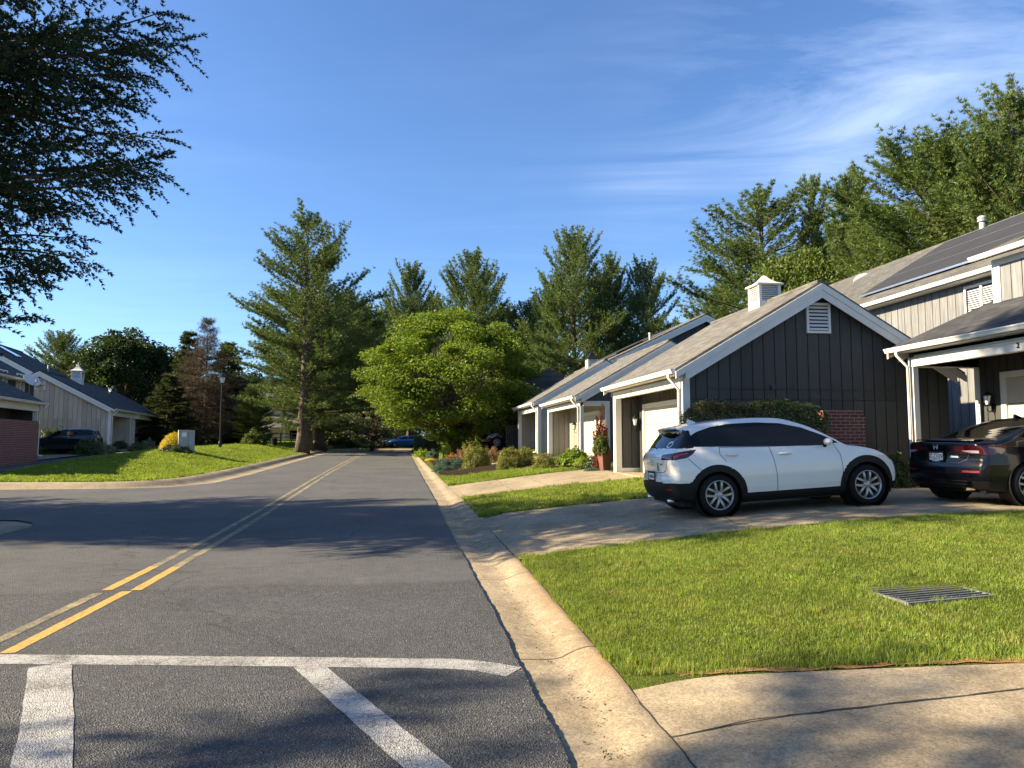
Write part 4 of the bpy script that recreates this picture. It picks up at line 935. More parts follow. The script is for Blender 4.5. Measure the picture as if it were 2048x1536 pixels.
# storm grate in the near lawn
H = empty('storm_grate', (GC[0], GC[1], g1(*GC)-.010)); tag(H, 'galvanised storm drain grate set flush in the near lawn', 'drain grate')
H.rotation_euler = (0, -.035, R_(3))
part('frame', 'grate_steel', H, lambda m: (m.box(-.44, .44, -.31, -.285, -.05, .02), m.box(-.44, .44, .285, .31, -.05, .02), m.box(-.44, -.415, -.285, .285, -.05, .02), m.box(.415, .44, -.285, .285, -.05, .02)))
part('pit', 'pit', H, lambda m: m.box(-.415, .415, -.285, .285, -.06, -.012))
m = MB()
for k in range(8): y = -.245+k*.07; m.box(-.415, .415, y-.006, y+.006, -.003, .022)
for k in range(9): x = -.36+k*.09; m.box(x-.003, x+.003, -.285, .285, -.003, .008)
m.build('bars', M['grate_steel'], H)
# split rail fences
def rail_fence(a, b, n, hgt, label, mat='grey_wood'):
    a = np.array(a); b = np.array(b); H = empty('rail_fence', (*a, g1(*a))); tag(H, label, 'fence'); d = b-a
    for k in range(n+1):
        p = d*k/n; q = a+p; part('post', mat, H, lambda m: m.box(p[0]-.07, p[0]+.07, p[1]-.06, p[1]+.06, g1(*q)-g1(*a)-.1, g1(*q)-g1(*a)+hgt))
    for k in range(n):
        p, q = d*k/n, d*(k+1)/n; za, zb = g1(*(a+p))-g1(*a), g1(*(a+q))-g1(*a)
        for j in range(3): h = hgt*(.25+.31*j)+rnd.uniform(-.02, .02); part('rail', mat, H, lambda m: m.tube([(p[0], p[1], za+h), (q[0], q[1], zb+h+rnd.uniform(-.03, .03))], .05, 5))
fa = at_d(478, 880, 88)[:2]; fb = at_d(604, 880, 84)[:2]; rail_fence(fa, fb, 6, 1.25, 'weathered split rail fence in front of the distant tan house')
fa = at_d(752, 880, 108)[:2]; fb = at_d(852, 880, 100)[:2]; rail_fence(fa, fb, 5, 1.3, 'dark split rail fence beyond the parked blue car', 'dark_wood')
# brick walls
def brick_wall(x0, x1, y0, y1, h, label, rz=0):
    x, y = (x0+x1)/2, (y0+y1)/2; H = empty('brick_wall', (x, y, g1(x, y)-.05), rz); tag(H, label, 'brick wall'); a, b = (x1-x0)/2, (y1-y0)/2
    part('wall', 'brick', H, lambda m: m.box(-a, a, -b, b, 0, h)); part('coping', 'brick', H, lambda m: [m.box(-a-.015+i*.075, -a+.052+i*.075, -b-.015, b+.015, h+.003, h+.1) for i in range(int(2*a/.075))])
pw = at_Y(1685, 850, 15.0); zt = at_Y(1685, 822, 15.)[2]
xa, xb_ = at_Y(1640, 850, 15.)[0], at_Y(1723, 850, 15.)[0]
brick_wall(xa, xb_, 14.85, 15.1, zt-g1(xa, 15)-.05, 'low red brick wall between the clipped hedge and the white porch post')
qb = np.array([pf[0], pf[1]])+NL*.12-DL*4.15; brick_wall(qb[0]-.12, qb[0]+.12, qb[1]-2.9, qb[1]+2.9, 1.98, 'red brick garden wall at the edge of the parking court', LR)
# terracotta planter
pp = on_ground(1210, 941); sp_ = math.hypot(pp[0], pp[1])/1420; wp = 30*sp_; hp = 37*sp_
H = empty('planter', tuple(pp), R_(12)); tag(H, 'tall tapered terracotta planter with leafy shrub beside the white garage post', 'planter')
PLANTER = (pp, wp, hp*1.12)
m = MB(); hp *= 1.12; a, b = wp*.40, wp*.24
for (r0, z0_), (r1, z1_) in zip([(b, 0), (a, hp-.05), (a*1.06, hp-.05), (a*1.06, hp), (a*.92, hp)], [(a, hp-.05), (a*1.06, hp-.05), (a*1.06, hp), (a*.92, hp), (a*.9, hp-.08)]):
    for k in range(4):
        c = [(1, 1), (-1, 1), (-1, -1), (1, -1)]; p, q = c[k], c[(k+1) % 4]
        m.poly([(p[0]*r0, p[1]*r0, z0_), (q[0]*r0, q[1]*r0, z0_), (q[0]*r1, q[1]*r1, z1_), (p[0]*r1, p[1]*r1, z1_)])
m.build('pot', M['terracotta'], H); part('potting_soil', 'soil', H, lambda m: m.box(-a*.9, a*.9, -a*.9, a*.9, hp-.14, hp-.07))
# slatted wooden screen by the far garage
ps = on_ground(1042, 908); ps = at_d(1042, 900, 44.5)
H = empty('wood_screen', (ps[0]-.45, ps[1], g1(ps[0], ps[1]))); tag(H, 'dark red brown slatted wooden screen against the far garage', 'wood screen')
part('screen', 'dark_wood', H, lambda m: ([m.box(-.5+i*.12, -.41+i*.12, -.02, .02, 0, 1.45) for i in range(10)], m.box(-.55, .72, -.05, -.021, .3, .4), m.box(-.55, .72, -.05, -.021, 1.1, 1.2)))
# ================================================================== VEGETATION
def norm(a): return a/np.maximum(np.linalg.norm(a, axis=-1, keepdims=True), 1e-9)
def needles(C, D, k, ln, w, spread, rng, kite=False):
    """k narrow blades per tuft: centres C, directions D"""
    n = len(C); C = np.repeat(C, k, 0); D = np.repeat(D, k, 0)
    d = norm(D+spread*rng.normal(size=D.shape)); l = ln*rng.uniform(.6, 1.25, (n*k, 1)); ww = w*rng.uniform(.7, 1.3, (n*k, 1))
    p = norm(np.cross(d, rng.normal(size=d.shape))); m = C+d*l*.45; t = C+d*l
    V = np.stack([C-p*ww*.15, m+p*ww*.5, t, m-p*ww*.5], 1).reshape(-1, 3); i = (np.arange(n*k)*4)[:, None]
    return V, i+np.array([[0, 1, 2, 3]])
def leaves(C, ln, w, rng, up=.5, out=None):
    n = len(C); nz = rng.normal(size=(n, 3)); nz[:, 2] = np.abs(nz[:, 2])+up
    if out is not None: nz = nz*.7+out
    nz = norm(nz); u = norm(np.cross(nz, rng.normal(size=(n, 3)))); v = np.cross(nz, u)
    l = ln*rng.uniform(.6, 1.3, (n, 1)); ww = w*rng.uniform(.6, 1.3, (n, 1)); dr = nz*l*.12
    V = np.stack([C-u*l*.5, C+v*ww*.5+dr, C+u*l*.5-dr*.5, C-v*ww*.5+dr], 1).reshape(-1, 3); i = (np.arange(n)*4)[:, None]
    return V, i+np.array([[0, 1, 2, 3]])

def conifer(seed, H, R, base, nwh, nbr, lo, hi, curve, tl, tw, k, spread, twf, tsp, prof, mat, trunk_r, bare=.25, ell=None, barkm='bark', azlim=None, rmin=.5, ntw=7, trunk_top=1., hang=0., wig=.06, tel=.16):
    rng = np.random.default_rng(seed); tm = MB(); TC = []; TD = []
    wob = [(.25*math.sin(z*.31+seed)*trunk_r, .25*math.cos(z*.27+seed*2)*trunk_r) for z in range(40)]
    def axis(z): i = z/H*12; a = int(min(i, 38)); return np.array([wob[a][0]*(i-a)+wob[a][0]*(1-i+a), wob[a][1], z]) if False else np.array([.12*trunk_r*math.sin(z*.5+seed), .12*trunk_r*math.cos(z*.43+seed), z])
    zs = np.linspace(0, H*trunk_top, 14)
    rs = [trunk_r*(1.35 if i == 0 else 1)*(1-.97*(z/H)**.9)+.015 for i, z in enumerate(zs)]
    tm.tube([axis(z) for z in zs], rs, 10)
    for wi in range(nwh):
        t = (wi+rng.uniform(0, .8))/nwh; h = base+(H-base)*t
        nb = max(2, int(nbr+rng.integers(-1, 2))); a0 = rng.uniform(0, 6.28)
        for b in range(nb):
            az = a0+b*6.283/nb+rng.uniform(-.35, .35); Lb = R*prof(t)*rng.uniform(rmin, 1.12)
            if ell is not None: Lb *= ell(az, t)
            if Lb < .18: Lb = .18
            el = lo+(hi-lo)*t+rng.normal(0, .10); p = axis(min(h+rng.uniform(-.25, .25), H)); n = 7; P = [p]
            d = np.array([math.cos(az), math.sin(az), 0]); yaw = rng.normal(0, .12)
            w1, w2 = rng.normal(0, wig, 2)
            for s in range(n):
                e = el+curve*(s/n)**1.5+w1*math.sin(s*1.1+w2*9); az2 = az+yaw*s/n+w2*math.sin(s*.9+w1*7); d = np.array([math.cos(az2)*math.cos(e), math.sin(az2)*math.cos(e), math.sin(e)]); P.append(P[-1]+d*Lb/n)
            P = np.array(P); r0 = .012*Lb+.012
            tm.tube([tuple(q) for q in P], [r0*(1-.85*i/n) for i in range(n+1)], 4, False)
            nt = max(3, int(ntw*Lb/R*1.2)+2)
            for s in np.linspace(bare, 1., nt):
                f = s*n; i = min(int(f), n-1); q = P[i]+(P[i+1]-P[i])*(f-i); dl_ = norm(P[i+1]-P[i])
                for sd in (-1, 1, 0) if s > .6 else (-1, 1):
                    an = sd*rng.uniform(.5, 1.05); ca, sa = math.cos(an), math.sin(an)
                    td = np.array([dl_[0]*ca-dl_[1]*sa, dl_[0]*sa+dl_[1]*ca, dl_[2]+rng.normal(.06, tel)-hang*rng.uniform(.2, 1.)]); td /= np.linalg.norm(td)
                    lt = max(tsp*1.2, Lb*twf*(1.15-.75*s)*rng.uniform(.6, 1.2)); m = max(2, int(lt/tsp)); u = np.linspace(.15, 1, m)[:, None]
                    sag = np.zeros((m, 3)); sag[:, 2] = -hang*.35*lt*(u[:, 0]**2)
                    TC.append(q+td*lt*u+sag+rng.normal(0, tsp*.22, (m, 3))); TD.append(np.repeat((td+np.array([0, 0, .25-hang*.6]))[None], m, 0))
    TC = np.concatenate(TC); TD = norm(np.concatenate(TD))
    V, Fq = needles(TC, TD, k, tl, tw, spread, rng)
    return tm, np_mesh('crown', V, Fq, M[mat]), len(Fq)
TREES = {}
def reg(key, tm, crown, H, R, barkm='bark'):
    me = bpy.data.meshes.new('trunk'); me.from_pydata(tm.v, [], tm.f); me.materials.append(M[barkm]); me.polygons.foreach_set('use_smooth', np.ones(len(tm.f), bool)); me.update()
    v = np.empty(len(crown.vertices)*3, np.float32); crown.vertices.foreach_get('co', v); v = v.reshape(-1, 3)
    TREES[key] = (me, crown, float(v[:, 2].max()), float(np.percentile(np.hypot(v[:, 0], v[:, 1]), 97)))
def pl(*p):
    a = np.array(p, float); return lambda t: float(np.interp(t, a[:, 0], a[:, 1]))
pine_prof = pl((0, .55), (.12, .72), (.3, .95), (.48, 1.), (.66, .84), (.82, .58), (.94, .34), (1, .14))
dense_prof = pl((0, .75), (.25, 1.), (.55, .92), (.78, .68), (.92, .42), (1, .2))
spire_prof = pl((0, .7), (.3, 1.), (.55, .75), (.8, .55), (1, .3))
spruce_prof = pl((0, .95), (.12, 1.), (.5, .6), (.8, .28), (1, .06))
dead_prof = pl((0, .8), (.3, 1.), (.62, .8), (.70, .42), (.9, .22), (1, .05))
def mk_trees():
    for i in range(3):
        tm, c, n = conifer(11+i, 20, 6.2, 2.6, 22, 6.4, .02, .80, .22, .25, .030, 19, .62, .44, .235, pine_prof, 'pine_needles', .46, ntw=9, rmin=.38, tel=.09, wig=.14)
        reg(('pine', i), tm, c, 20, 5.6)
    for i in range(3):
        tm, c, n = conifer(31+i, 18, 6.0, 2.2, 21, 7, .14, .95, .25, .25, .031, 19, .62, .46, .235, dense_prof, 'pine_needles', .36, ntw=9, rmin=.45, tel=.10, wig=.12)
        reg(('dense', i), tm, c, 18, 5.2)
    for i in range(2):
        tm, c, n = conifer(51+i, 16, 3.6, 1.5, 22, 5.6, .60, 1.15, .2, .30, .032, 17, .55, .42, .24, spire_prof, 'pine_needles', .2, ntw=7)
        reg(('spire', i), tm, c, 16, 2.6)
    for i in range(2):
        tm, c, n = conifer(61+i, 16, 4.4, .3, 24, 7, -.22, .40, .16, .38, .06, 14, .55, .36, .31, spruce_prof, 'dark_needles', .3, ntw=9, hang=.25)
        reg(('spruce', i), tm, c, 16, 4.2)
    tm, c, n = conifer(71, 17, 4.2, 1.0, 30, 7, -.10, .45, .05, .46, .030, 6, .9, .46, .34, dead_prof, 'dead_twigs', .15, ntw=8, bare=.12)
    reg(('dead', 0), tm, c, 17, 3.6, 'dead_bark')
mk_trees()

def leafy(key, seed, H, Rx, base, ncl, rc, nl, ll, lw, mat, trunk_r, flat=.6, top=1., low=.0, multi=1, shell=.55, up=.5, barkm='bark', prof=None):
    rng = np.random.default_rng(seed); tm = MB(); C = []; cz = (base+H)/2; hz = (H-base)/2
    cl = []
    while len(cl) < ncl:
        p = rng.normal(size=3); p /= np.linalg.norm(p); r = rng.uniform(shell, 1.)**.6
        q = np.array([p[0]*Rx*r, p[1]*Rx*r, cz+p[2]*hz*r]); t = (q[2]-base)/(H-base)
        if prof is not None:
            rr = math.hypot(q[0], q[1])
            if rr > Rx*prof(t): continue
        cl.append(q)
    stems = []
    for k in range(multi):
        a = k*6.28/multi+seed; b = np.array([.25*math.cos(a), .25*math.sin(a), 0])*(multi > 1)*trunk_r*4
        p1 = b*1.6+np.array([.1*math.cos(a)*H*.3*(multi > 1), .1*math.sin(a)*H*.3*(multi > 1), base+hz*.35]); tm.tube([tuple(b), tuple((b+p1)/2+rng.normal(0, .06, 3)), tuple(p1)], [trunk_r*1.25, trunk_r*.85, trunk_r*.6], 8); stems.append(p1)
    for q in cl:
        s = stems[rng.integers(len(stems))]; mid = (s+q)/2+np.array([0, 0, -.1*np.linalg.norm(q-s)])+rng.normal(0, .12, 3)
        tm.tube([tuple(s), tuple(mid), tuple(q)], [trunk_r*.33, trunk_r*.2, .012], 4, False)
    for q in cl:
        r = rc*rng.uniform(.45, 1.5); n = int(nl*rng.uniform(.7, 1.3)); d = rng.normal(size=(n, 3)); d = norm(d)*rng.uniform(.2, 1, (n, 1))**.5*r; d[:, 2] *= flat; C.append(q+d)
    C = np.concatenate(C); V, Fq = leaves(C, ll, lw, rng, up); reg(key, tm, np_mesh('crown', V, Fq, M[mat]), H, Rx, barkm)
leafy(('broad', 0), 3, 9.2, 5.1, 1.0, 230, 1.0, 420, .18, .115, 'light_leaves', .20, flat=.46, multi=3, up=.9, prof=lambda t: .72+.5*math.sin(min(1, t+.18)*math.pi)*(1-.25*t))
leafy(('decid', 0), 5, 13, 5., 1., 170, 1.25, 200, .36, .27, 'mid_leaves', .26, flat=.8)
leafy(('decid', 1), 6, 13, 5., 1., 170, 1.25, 200, .36, .27, 'dark_leaves', .26, flat=.8)
leafy(('dogwood', 0), 8, 5, 3.0, .5, 70, .7, 150, .20, .15, 'pale_leaves', .10, flat=.45, multi=3, up=1.)
leafy(('maple', 0), 9, 10, 4.2, 1.2, 120, 1.0, 200, .24, .20, 'mid_leaves', .22, flat=.7)

def place_tree(name, kind, px, D, top, hw, label, cat='tree', group=None, rz=None, base_py=None, dz=0):
    p = at_d(px, 880, D); z0 = g1(p[0], p[1])+dz; zt = at_d(px, top, D)[2]; me, cr, H, Rr = TREES[kind]
    r = hw/1420*D*(1.17 if kind[0] in ('pine', 'dense', 'spire') else 1.02); H_ = zt-z0
    o = empty(name, (p[0], p[1], z0-.05), rnd.uniform(0, 6.28) if rz is None else rz); o.scale = (r/Rr, r/Rr, H_/H*1.0)
    tag(o, label, cat, group); link('trunk', me, o); link('crown', cr, o); return o
G1, G2, G3 = 'pines behind the near houses', 'trees behind the far houses', 'trees at the end of the road'
# centre pines: three trunks on the mound
place_tree('pine_tree', ('pine', 0), 606, 59, 400, 116, 'tallest pine with the thickest trunk on the grass mound by the road bend', 'pine', 'three pines on the mound', rz=.6)
place_tree('pine_tree', ('pine', 1), 617, 64, 545, 98, 'middle pine of the three trunks on the grass mound', 'pine', 'three pines on the mound', rz=2.2)
place_tree('pine_tree', ('pine', 2), 640, 68, 600, 110, 'pine behind the two thicker trunks on the mound', 'pine', 'three pines on the mound', rz=4.4)
# far left
place_tree('pine_tree', ('dense', 0), 120, 92, 652, 52, 'lone pine rising over the dark roof with skylight', 'pine', G2)
place_tree('deciduous_tree', ('decid', 1), 243, 86, 652, 78, 'dark round topped tree behind the beige garage cupola', 'tree', G2)
place_tree('deciduous_tree', ('decid', 1), 318, 90, 690, 66, 'lower dark tree between the round topped one and the spruce', 'tree', G2)
place_tree('deciduous_tree', ('decid', 1), 170, 98, 708, 70, 'dark tree low behind the roof, beside the lone pine', 'tree', G2)
place_tree('spruce_tree', ('spruce', 0), 372, 76, 657, 62, 'green spruce left of the bare brown dying conifer', 'spruce', G2)
place_tree('dead_conifer', ('dead', 0), 408, 70, 628, 62, 'dying brown conifer with bare twiggy top behind the street lamp', 'dead tree', G2)
place_tree('spruce_tree', ('spruce', 1), 452, 78, 680, 66, 'dark spruce between the dying conifer and the tall pines', 'spruce', G2)
place_tree('spruce_tree', ('spruce', 0), 335, 68, 745, 60, 'short dark spruce behind the end of the beige garage row', 'spruce', G2)
place_tree('spruce_tree', ('spruce', 1), 480, 84, 760, 46, 'small dark spruce just left of the mound pines', 'spruce', G2)
place_tree('pine_tree', ('dense', 1), 505, 72, 770, 40, 'young pine with bright boughs under the tallest pine', 'pine', G2)
# road end
place_tree('deciduous_tree', ('decid', 0), 722, 100, 588, 62, 'round green tree between the mound pines and the thin pine', 'tree', G3)
place_tree('pine_tree', ('dense', 1), 818, 104, 516, 58, 'thin topped pine behind the broad light green tree', 'pine', G3)
place_tree('pine_tree', ('dense', 2), 942, 98, 492, 86, 'wide pine centred above the broad light green tree', 'pine', G3)
place_tree('pine_tree', ('dense', 0), 1060, 100, 588, 62, 'low pine in the gap beside the two big twin pines', 'pine', G3)
place_tree('pine_tree', ('dense', 1), 1150, 80, 448, 88, 'tallest of the clump of pines behind the far garages', 'pine', G3, rz=1.)
place_tree('pine_tree', ('dense', 2), 1222, 84, 500, 66, 'middle pine of the clump behind the far garages', 'pine', G3, rz=3.)
place_tree('pine_tree', ('dense', 0), 1288, 82, 505, 64, 'last pine of the clump, next to the blue sky gap', 'pine', G3, rz=5.)
for px, D, top, hw, k, lab in ((865, 112, 575, 60, 0, 'pine low between the thin topped pine and the wide one'), (1008, 108, 600, 62, 1, 'pine low right of the wide centred pine'), (1098, 96, 572, 66, 2, 'pine at the near flank of the clump'), (770, 116, 600, 60, 0, 'pine low behind the round green tree'), (1345, 100, 640, 60, 1, 'far pine peeking over the ridge of the middle garages'), (690, 92, 575, 80, 2, 'pine rising behind the mound pines towards the road end')):
    place_tree('pine_tree', ('dense', k), px, D, top, hw, lab, 'pine', G3)
place_tree('broadleaf_tree', ('broad', 0), 902, 47, 612, 165, 'broad light green tree with layered boughs beside the far garage', 'tree')
place_tree('dogwood_tree', ('dogwood', 0), 744, 74, 770, 62, 'pale leaved dogwood at the bend in front of the dark wood', 'tree', G3)
place_tree('spruce_tree', ('spruce', 0), 700, 84, 720, 58, 'dark low conifer at the far bend beside the mound pines', 'spruce', G3)
place_tree('deciduous_tree', ('decid', 1), 1010, 72, 720, 90, 'dark tree in shade behind the broad light green one', 'tree', G3)
place_tree('deciduous_tree', ('decid', 0), 1330, 72, 655, 70, 'yellow green tree low over the grey ridge of the middle garages', 'tree', G3)
# behind the near row
place_tree('pine_tree', ('pine', 2), 1535, 60, 362, 150, 'spreading pine behind the white louvred cupola', 'pine', G1, rz=.8)
place_tree('pine_tree', ('spire', 0), 1640, 60, 338, 44, 'narrow spire pine right of the spreading pine', 'pine', G1)
place_tree('pine_tree', ('spire', 1), 1722, 58, 315, 66, 'ragged topped pine between the spire and the great pine', 'pine', G1)
place_tree('maple_tree', ('maple', 0), 1588, 46, 492, 90, 'leafy green maple directly behind the louvred cupola', 'tree', G1)
place_tree('pine_tree', ('dense', 0), 1900, 50, 238, 190, 'great dense pine towering over the solar roof', 'pine', G1, rz=2.)
place_tree('pine_tree', ('dense', 2), 1780, 54, 400, 100, 'shorter pine in front of the great dense pine', 'pine', G1, rz=.3)
place_tree('pine_tree', ('pine', 1), 1690, 68, 420, 110, 'pine behind the spire pine, seen between the trunks', 'pine', G1, rz=2.)
place_tree('pine_tree', ('dense', 1), 1985, 56, 250, 130, 'pine filling the gap beside the great dense pine', 'pine', G1, rz=1.)
place_tree('pine_tree', ('dense', 2), 1450, 75, 560, 80, 'low pine behind the ridge of the middle garages', 'pine', G1, rz=1.)
place_tree('pine_tree', ('dense', 1), 2075, 46, 140, 130, 'tall pine cut by the picture edge beyond the vent pipe', 'pine', G1, rz=4.)
# trees off the road that shade it
# far wood closing the view
rng = np.random.default_rng(77); VV = []; FF = []; off = 0
src = [TREES[('decid', 1)][1], TREES[('dense', 2)][1], TREES[('spruce', 0)][1]]; arr = []
for me in src:
    v = np.empty(len(me.vertices)*3, np.float32); me.vertices.foreach_get('co', v); v = v.reshape(-1, 4, 3); arr.append(v[::2].reshape(-1, 3))
for k, px in enumerate(np.linspace(-260, 2300, 46)):
    D = rng.uniform(122, 150); p = at_d(px, 880, D); i = int(rng.integers(3)); v = arr[i].copy(); hgt = rng.uniform(9, 14.5)/ (13, 18, 16)[i]; a = rng.uniform(0, 6.28); ca, sa = math.cos(a), math.sin(a); w = hgt*rng.uniform(.9, 1.3)
    v = np.c_[(v[:, 0]*ca-v[:, 1]*sa)*w+p[0], (v[:, 0]*sa+v[:, 1]*ca)*w+p[1], v[:, 2]*hgt+g1(p[0], p[1])-.5]; VV.append(v); n = len(v)//4; FF.append((np.arange(n)*4)[:, None]+np.array([[0, 1, 2, 3]])+off); off += len(v)
o = link('woodland', np_mesh('woodland', np.concatenate(VV), np.concatenate(FF), M['dark_leaves'])); tag(o, kind='stuff')

# ---- the near conifer whose boughs hang into the top corner
def near_tree():
    AX, AY = -8.95, 13.2
    def ell(az, t):
        c, s = math.cos(az), math.sin(az)
        return (1.0 if c > .0 else .85)*(1-.22*abs(s))
    pr = pl((0, .50), (.08, .60), (.19, .90), (.28, 1.05), (.42, .98), (.62, .60), (.85, .28), (1, .06))
    tm, c, n = conifer(101, 17.5, 4.6, 2.9, 32, 9, -.02, .55, .12, .085, .020, 10, .42, .36, .058, pr, 'spruce_needles', .28, ntw=16, bare=.10, ell=ell, hang=.5, rmin=.62, wig=.2, tel=.42)
    o = empty('spruce_tree', (AX, AY, g1(AX, AY)-.05)); tag(o, 'near dark conifer whose hanging boughs fill the upper corner of the sky', 'spruce')
    me = bpy.data.meshes.new('trunk'); me.from_pydata(tm.v, [], tm.f); me.materials.append(M['bark']); me.update(); link('trunk', me, o); link('crown', c, o)
near_tree()
# pines beyond the frame that cast the shade across the road and the near pavement
for (x, y, h, r, k, lab) in ((-21., 17.0, 13.0, 4.4, ('dense', 0), 'shorter pine on the side street corner shading the road'), (-27., 15.4, 15., 4.6, ('dense', 1), 'taller pine farther down the side street corner'), (-15.5, 1.15, 12.9, 4.5, ('pine', 1), 'pine beside the road whose shade falls on the crossing')):
    me, cr, H_, Rr = TREES[k]; o = empty('pine_tree', (x, y, g1(x, y)-.05), 1.3); o.scale = (r/Rr, r/Rr, h/H_); tag(o, lab, 'pine'); link('trunk', me, o); link('crown', cr, o)

# ---- shrubs
SH = {}
def shrub_mesh(key, seed, n, ll, lw, mat, box=0., up=.2, lumps=.16):
    rng = np.random.default_rng(seed); d = norm(rng.normal(size=(n, 3))); d[:, 2] = np.abs(d[:, 2])*1.0
    if box:
        m = np.max(np.abs(d)*np.array([1, 1, .8]), axis=1, keepdims=True); d = d*(1-box)+d/m*box
    r = rng.uniform(.35, 1., (n, 1))**.33; lum = 1+lumps*(np.sin(d[:, :1]*7+seed)*np.sin(d[:, 1:2]*6+2*seed)*np.sin(d[:, 2:]*8))+rng.normal(0, .03, (n, 1))
    C = d*r*lum; V, Fq = leaves(C*np.array([1, 1, 1.]), ll, lw, rng, up, norm(d)); me = np_mesh('foliage', V, Fq, M[mat])
    tm = MB()
    for k in range(6): a = k*1.05; tm.tube([(.08*math.cos(a), .08*math.sin(a), 0), (.3*math.cos(a), .3*math.sin(a), .4), (.55*math.cos(a), .55*math.sin(a), .75)], [.03, .02, .008], 4)
    st = bpy.data.meshes.new('stems'); st.from_pydata(tm.v, [], tm.f); st.materials.append(M['bark']); st.update(); SH[key] = (me, st)
shrub_mesh('yew', 1, 6500, .10, .055, 'yew_leaves', .2, lumps=.12); shrub_mesh('yewbox', 2, 5200, .10, .055, 'yew_leaves', .75); shrub_mesh('juniper', 3, 6000, .13, .035, 'juniper_leaves', lumps=.4)
shrub_mesh('dark', 4, 4200, .15, .07, 'hedge_leaves', lumps=.3); shrub_mesh('mid', 5, 4200, .13, .07, 'mid_leaves', lumps=.35); shrub_mesh('lime', 6, 3000, .20, .05, 'lime_leaves', lumps=.4, up=.9)
shrub_mesh('gold', 7, 5200, .09, .05, 'gold_leaves', lumps=.05); shrub_mesh('rose', 8, 2600, .14, .07, 'rose_leaves', lumps=.5); shrub_mesh('orange', 9, 2200, .16, .06, 'orange_leaves', lumps=.5)
shrub_mesh('pale', 10, 3600, .15, .08, 'pale_leaves', lumps=.4); shrub_mesh('red', 11, 4200, .12, .06, 'red_leaves', lumps=.4); shrub_mesh('yellow', 12, 2400, .10, .08, 'yellow_flowers', lumps=.3); shrub_mesh('hydr', 13, 3000, .22, .13, 'light_leaves', lumps=.3)
def shrub(name, key, x, y, rx, ry, h, label, cat='shrub', group=None, z=None, stems=True):
    o = empty(name, (x, y, (g1(x, y) if z is None else z)-.03), rnd.uniform(0, 6.28) if abs(rx-ry) < .05 else 0); o.scale = (rx, ry, h); tag(o, label, cat, group)
    link('foliage', SH[key][0], o)
    if stems: link('stems', SH[key][1], o)
    return o
def shrub_px(name, key, px, base, wpx, hpx, label, cat='shrub', group=None, depth=1.):
    p = on_ground(px, base); s = math.hypot(p[0], p[1])/1420; r = wpx/2*s; return shrub(name, key, p[0], p[1]+r*.6*depth, r, r*depth, hpx*s*1.03, label, cat, group)
B1 = 'shrubs of the planting bed by the kerb'
shrub_px('yew_shrub', 'yewbox', 1092, 939, 42, 27, 'small clipped square yew standing alone on the lawn', 'shrub', B1)
shrub_px('yew_shrub', 'yew', 1022, 937, 54, 38, 'gold tipped yew mound nearest the garage corner board', 'shrub', B1)
shrub_px('yew_shrub', 'yewbox', 1018, 939, 40, 21, 'low clipped yew in front of the gold tipped mound', 'shrub', B1)
shrub_px('yew_shrub', 'yew', 1052, 930, 40, 32, 'yew half hidden behind the gold tipped mound', 'shrub', B1)
shrub_px('yew_shrub', 'yew', 955, 936, 56, 40, 'rounded yew beside the spreading blue juniper', 'shrub', B1)
shrub_px('juniper_shrub', 'juniper', 905, 940, 74, 24, 'low spreading blue green juniper at the lawn edge', 'shrub', B1, .8)
shrub_px('juniper_shrub', 'juniper', 885, 944, 40, 13, 'low creeping juniper spilling towards the kerb', 'shrub', B1, .8)
shrub_px('weigela_shrub', 'rose', 985, 926, 46, 28, 'loose pinkish shrub between the two rounded yews', 'shrub', B1)
shrub_px('weigela_shrub', 'rose', 938, 922, 40, 28, 'bronze pink shrub behind the rounded yew', 'shrub', B1)
shrub_px('azalea_shrub', 'orange', 908, 921, 32, 13, 'orange flowering plant above the juniper', 'flower', B1)
shrub_px('spirea_shrub', 'lime', 893, 918, 30, 34, 'bright lime shrub beside the orange flowers', 'shrub', B1)
shrub_px('juniper_shrub', 'juniper', 866, 917, 30, 16, 'small rounded juniper near the yellow flowers', 'shrub', B1)
shrub_px('spirea_shrub', 'lime', 845, 914, 34, 14, 'lime ground plant at the narrow end of the bed', 'shrub', B1)
shrub_px('yellow_flowers', 'yellow', 862, 921, 26, 5, 'strip of bright yellow flowers by the pavement slab', 'flower', B1)
shrub_px('rose_shrub', 'mid', 862, 905, 40, 34, 'dull green bush under the tree by the road edge', 'shrub', B1)
shrub_px('rose_shrub', 'dark', 838, 906, 26, 36, 'dark upright bush hiding the tail of the blue car', 'shrub', B1)
shrub_px('rose_shrub', 'mid', 915, 902, 46, 26, 'leafy bush at the foot of the broad tree', 'shrub', B1)
shrub_px('hydrangea_shrub', 'mid', 960, 897, 62, 34, 'tall green bush behind the dark parked car', 'shrub', B1)
shrub_px('hydrangea_shrub', 'pale', 1000, 894, 50, 28, 'pale bush against the navy wall', 'shrub', B1)
shrub_px('hydrangea_shrub', 'hydr', 1152, 930, 62, 30, 'leafy green bush before the white garage door', 'shrub', B1)
shrub_px('daylily_plant', 'lime', 1172, 933, 40, 20, 'lime daylily clump in front of the leafy green bush', 'plant', B1)
shrub_px('daylily_plant', 'lime', 1138, 930, 26, 11, 'small lime clump at the edge of the garage bed', 'plant', B1)
shrub_px('boxwood_shrub', 'dark', 1190, 936, 34, 24, 'dark green shrub tucked beside the terracotta planter', 'shrub', B1)
shrub_px('juniper_shrub', 'juniper', 1188, 942, 34, 8, 'grey green ground cover at the foot of the planter', 'shrub', B1)
pp, wp, hp = PLANTER
shrub('planter_shrub', 'mid', pp[0]-.12, pp[1], wp*.55, wp*.55, .55, 'leafy shrub growing out of the terracotta planter', 'plant', None, pp[2]+hp-.1)
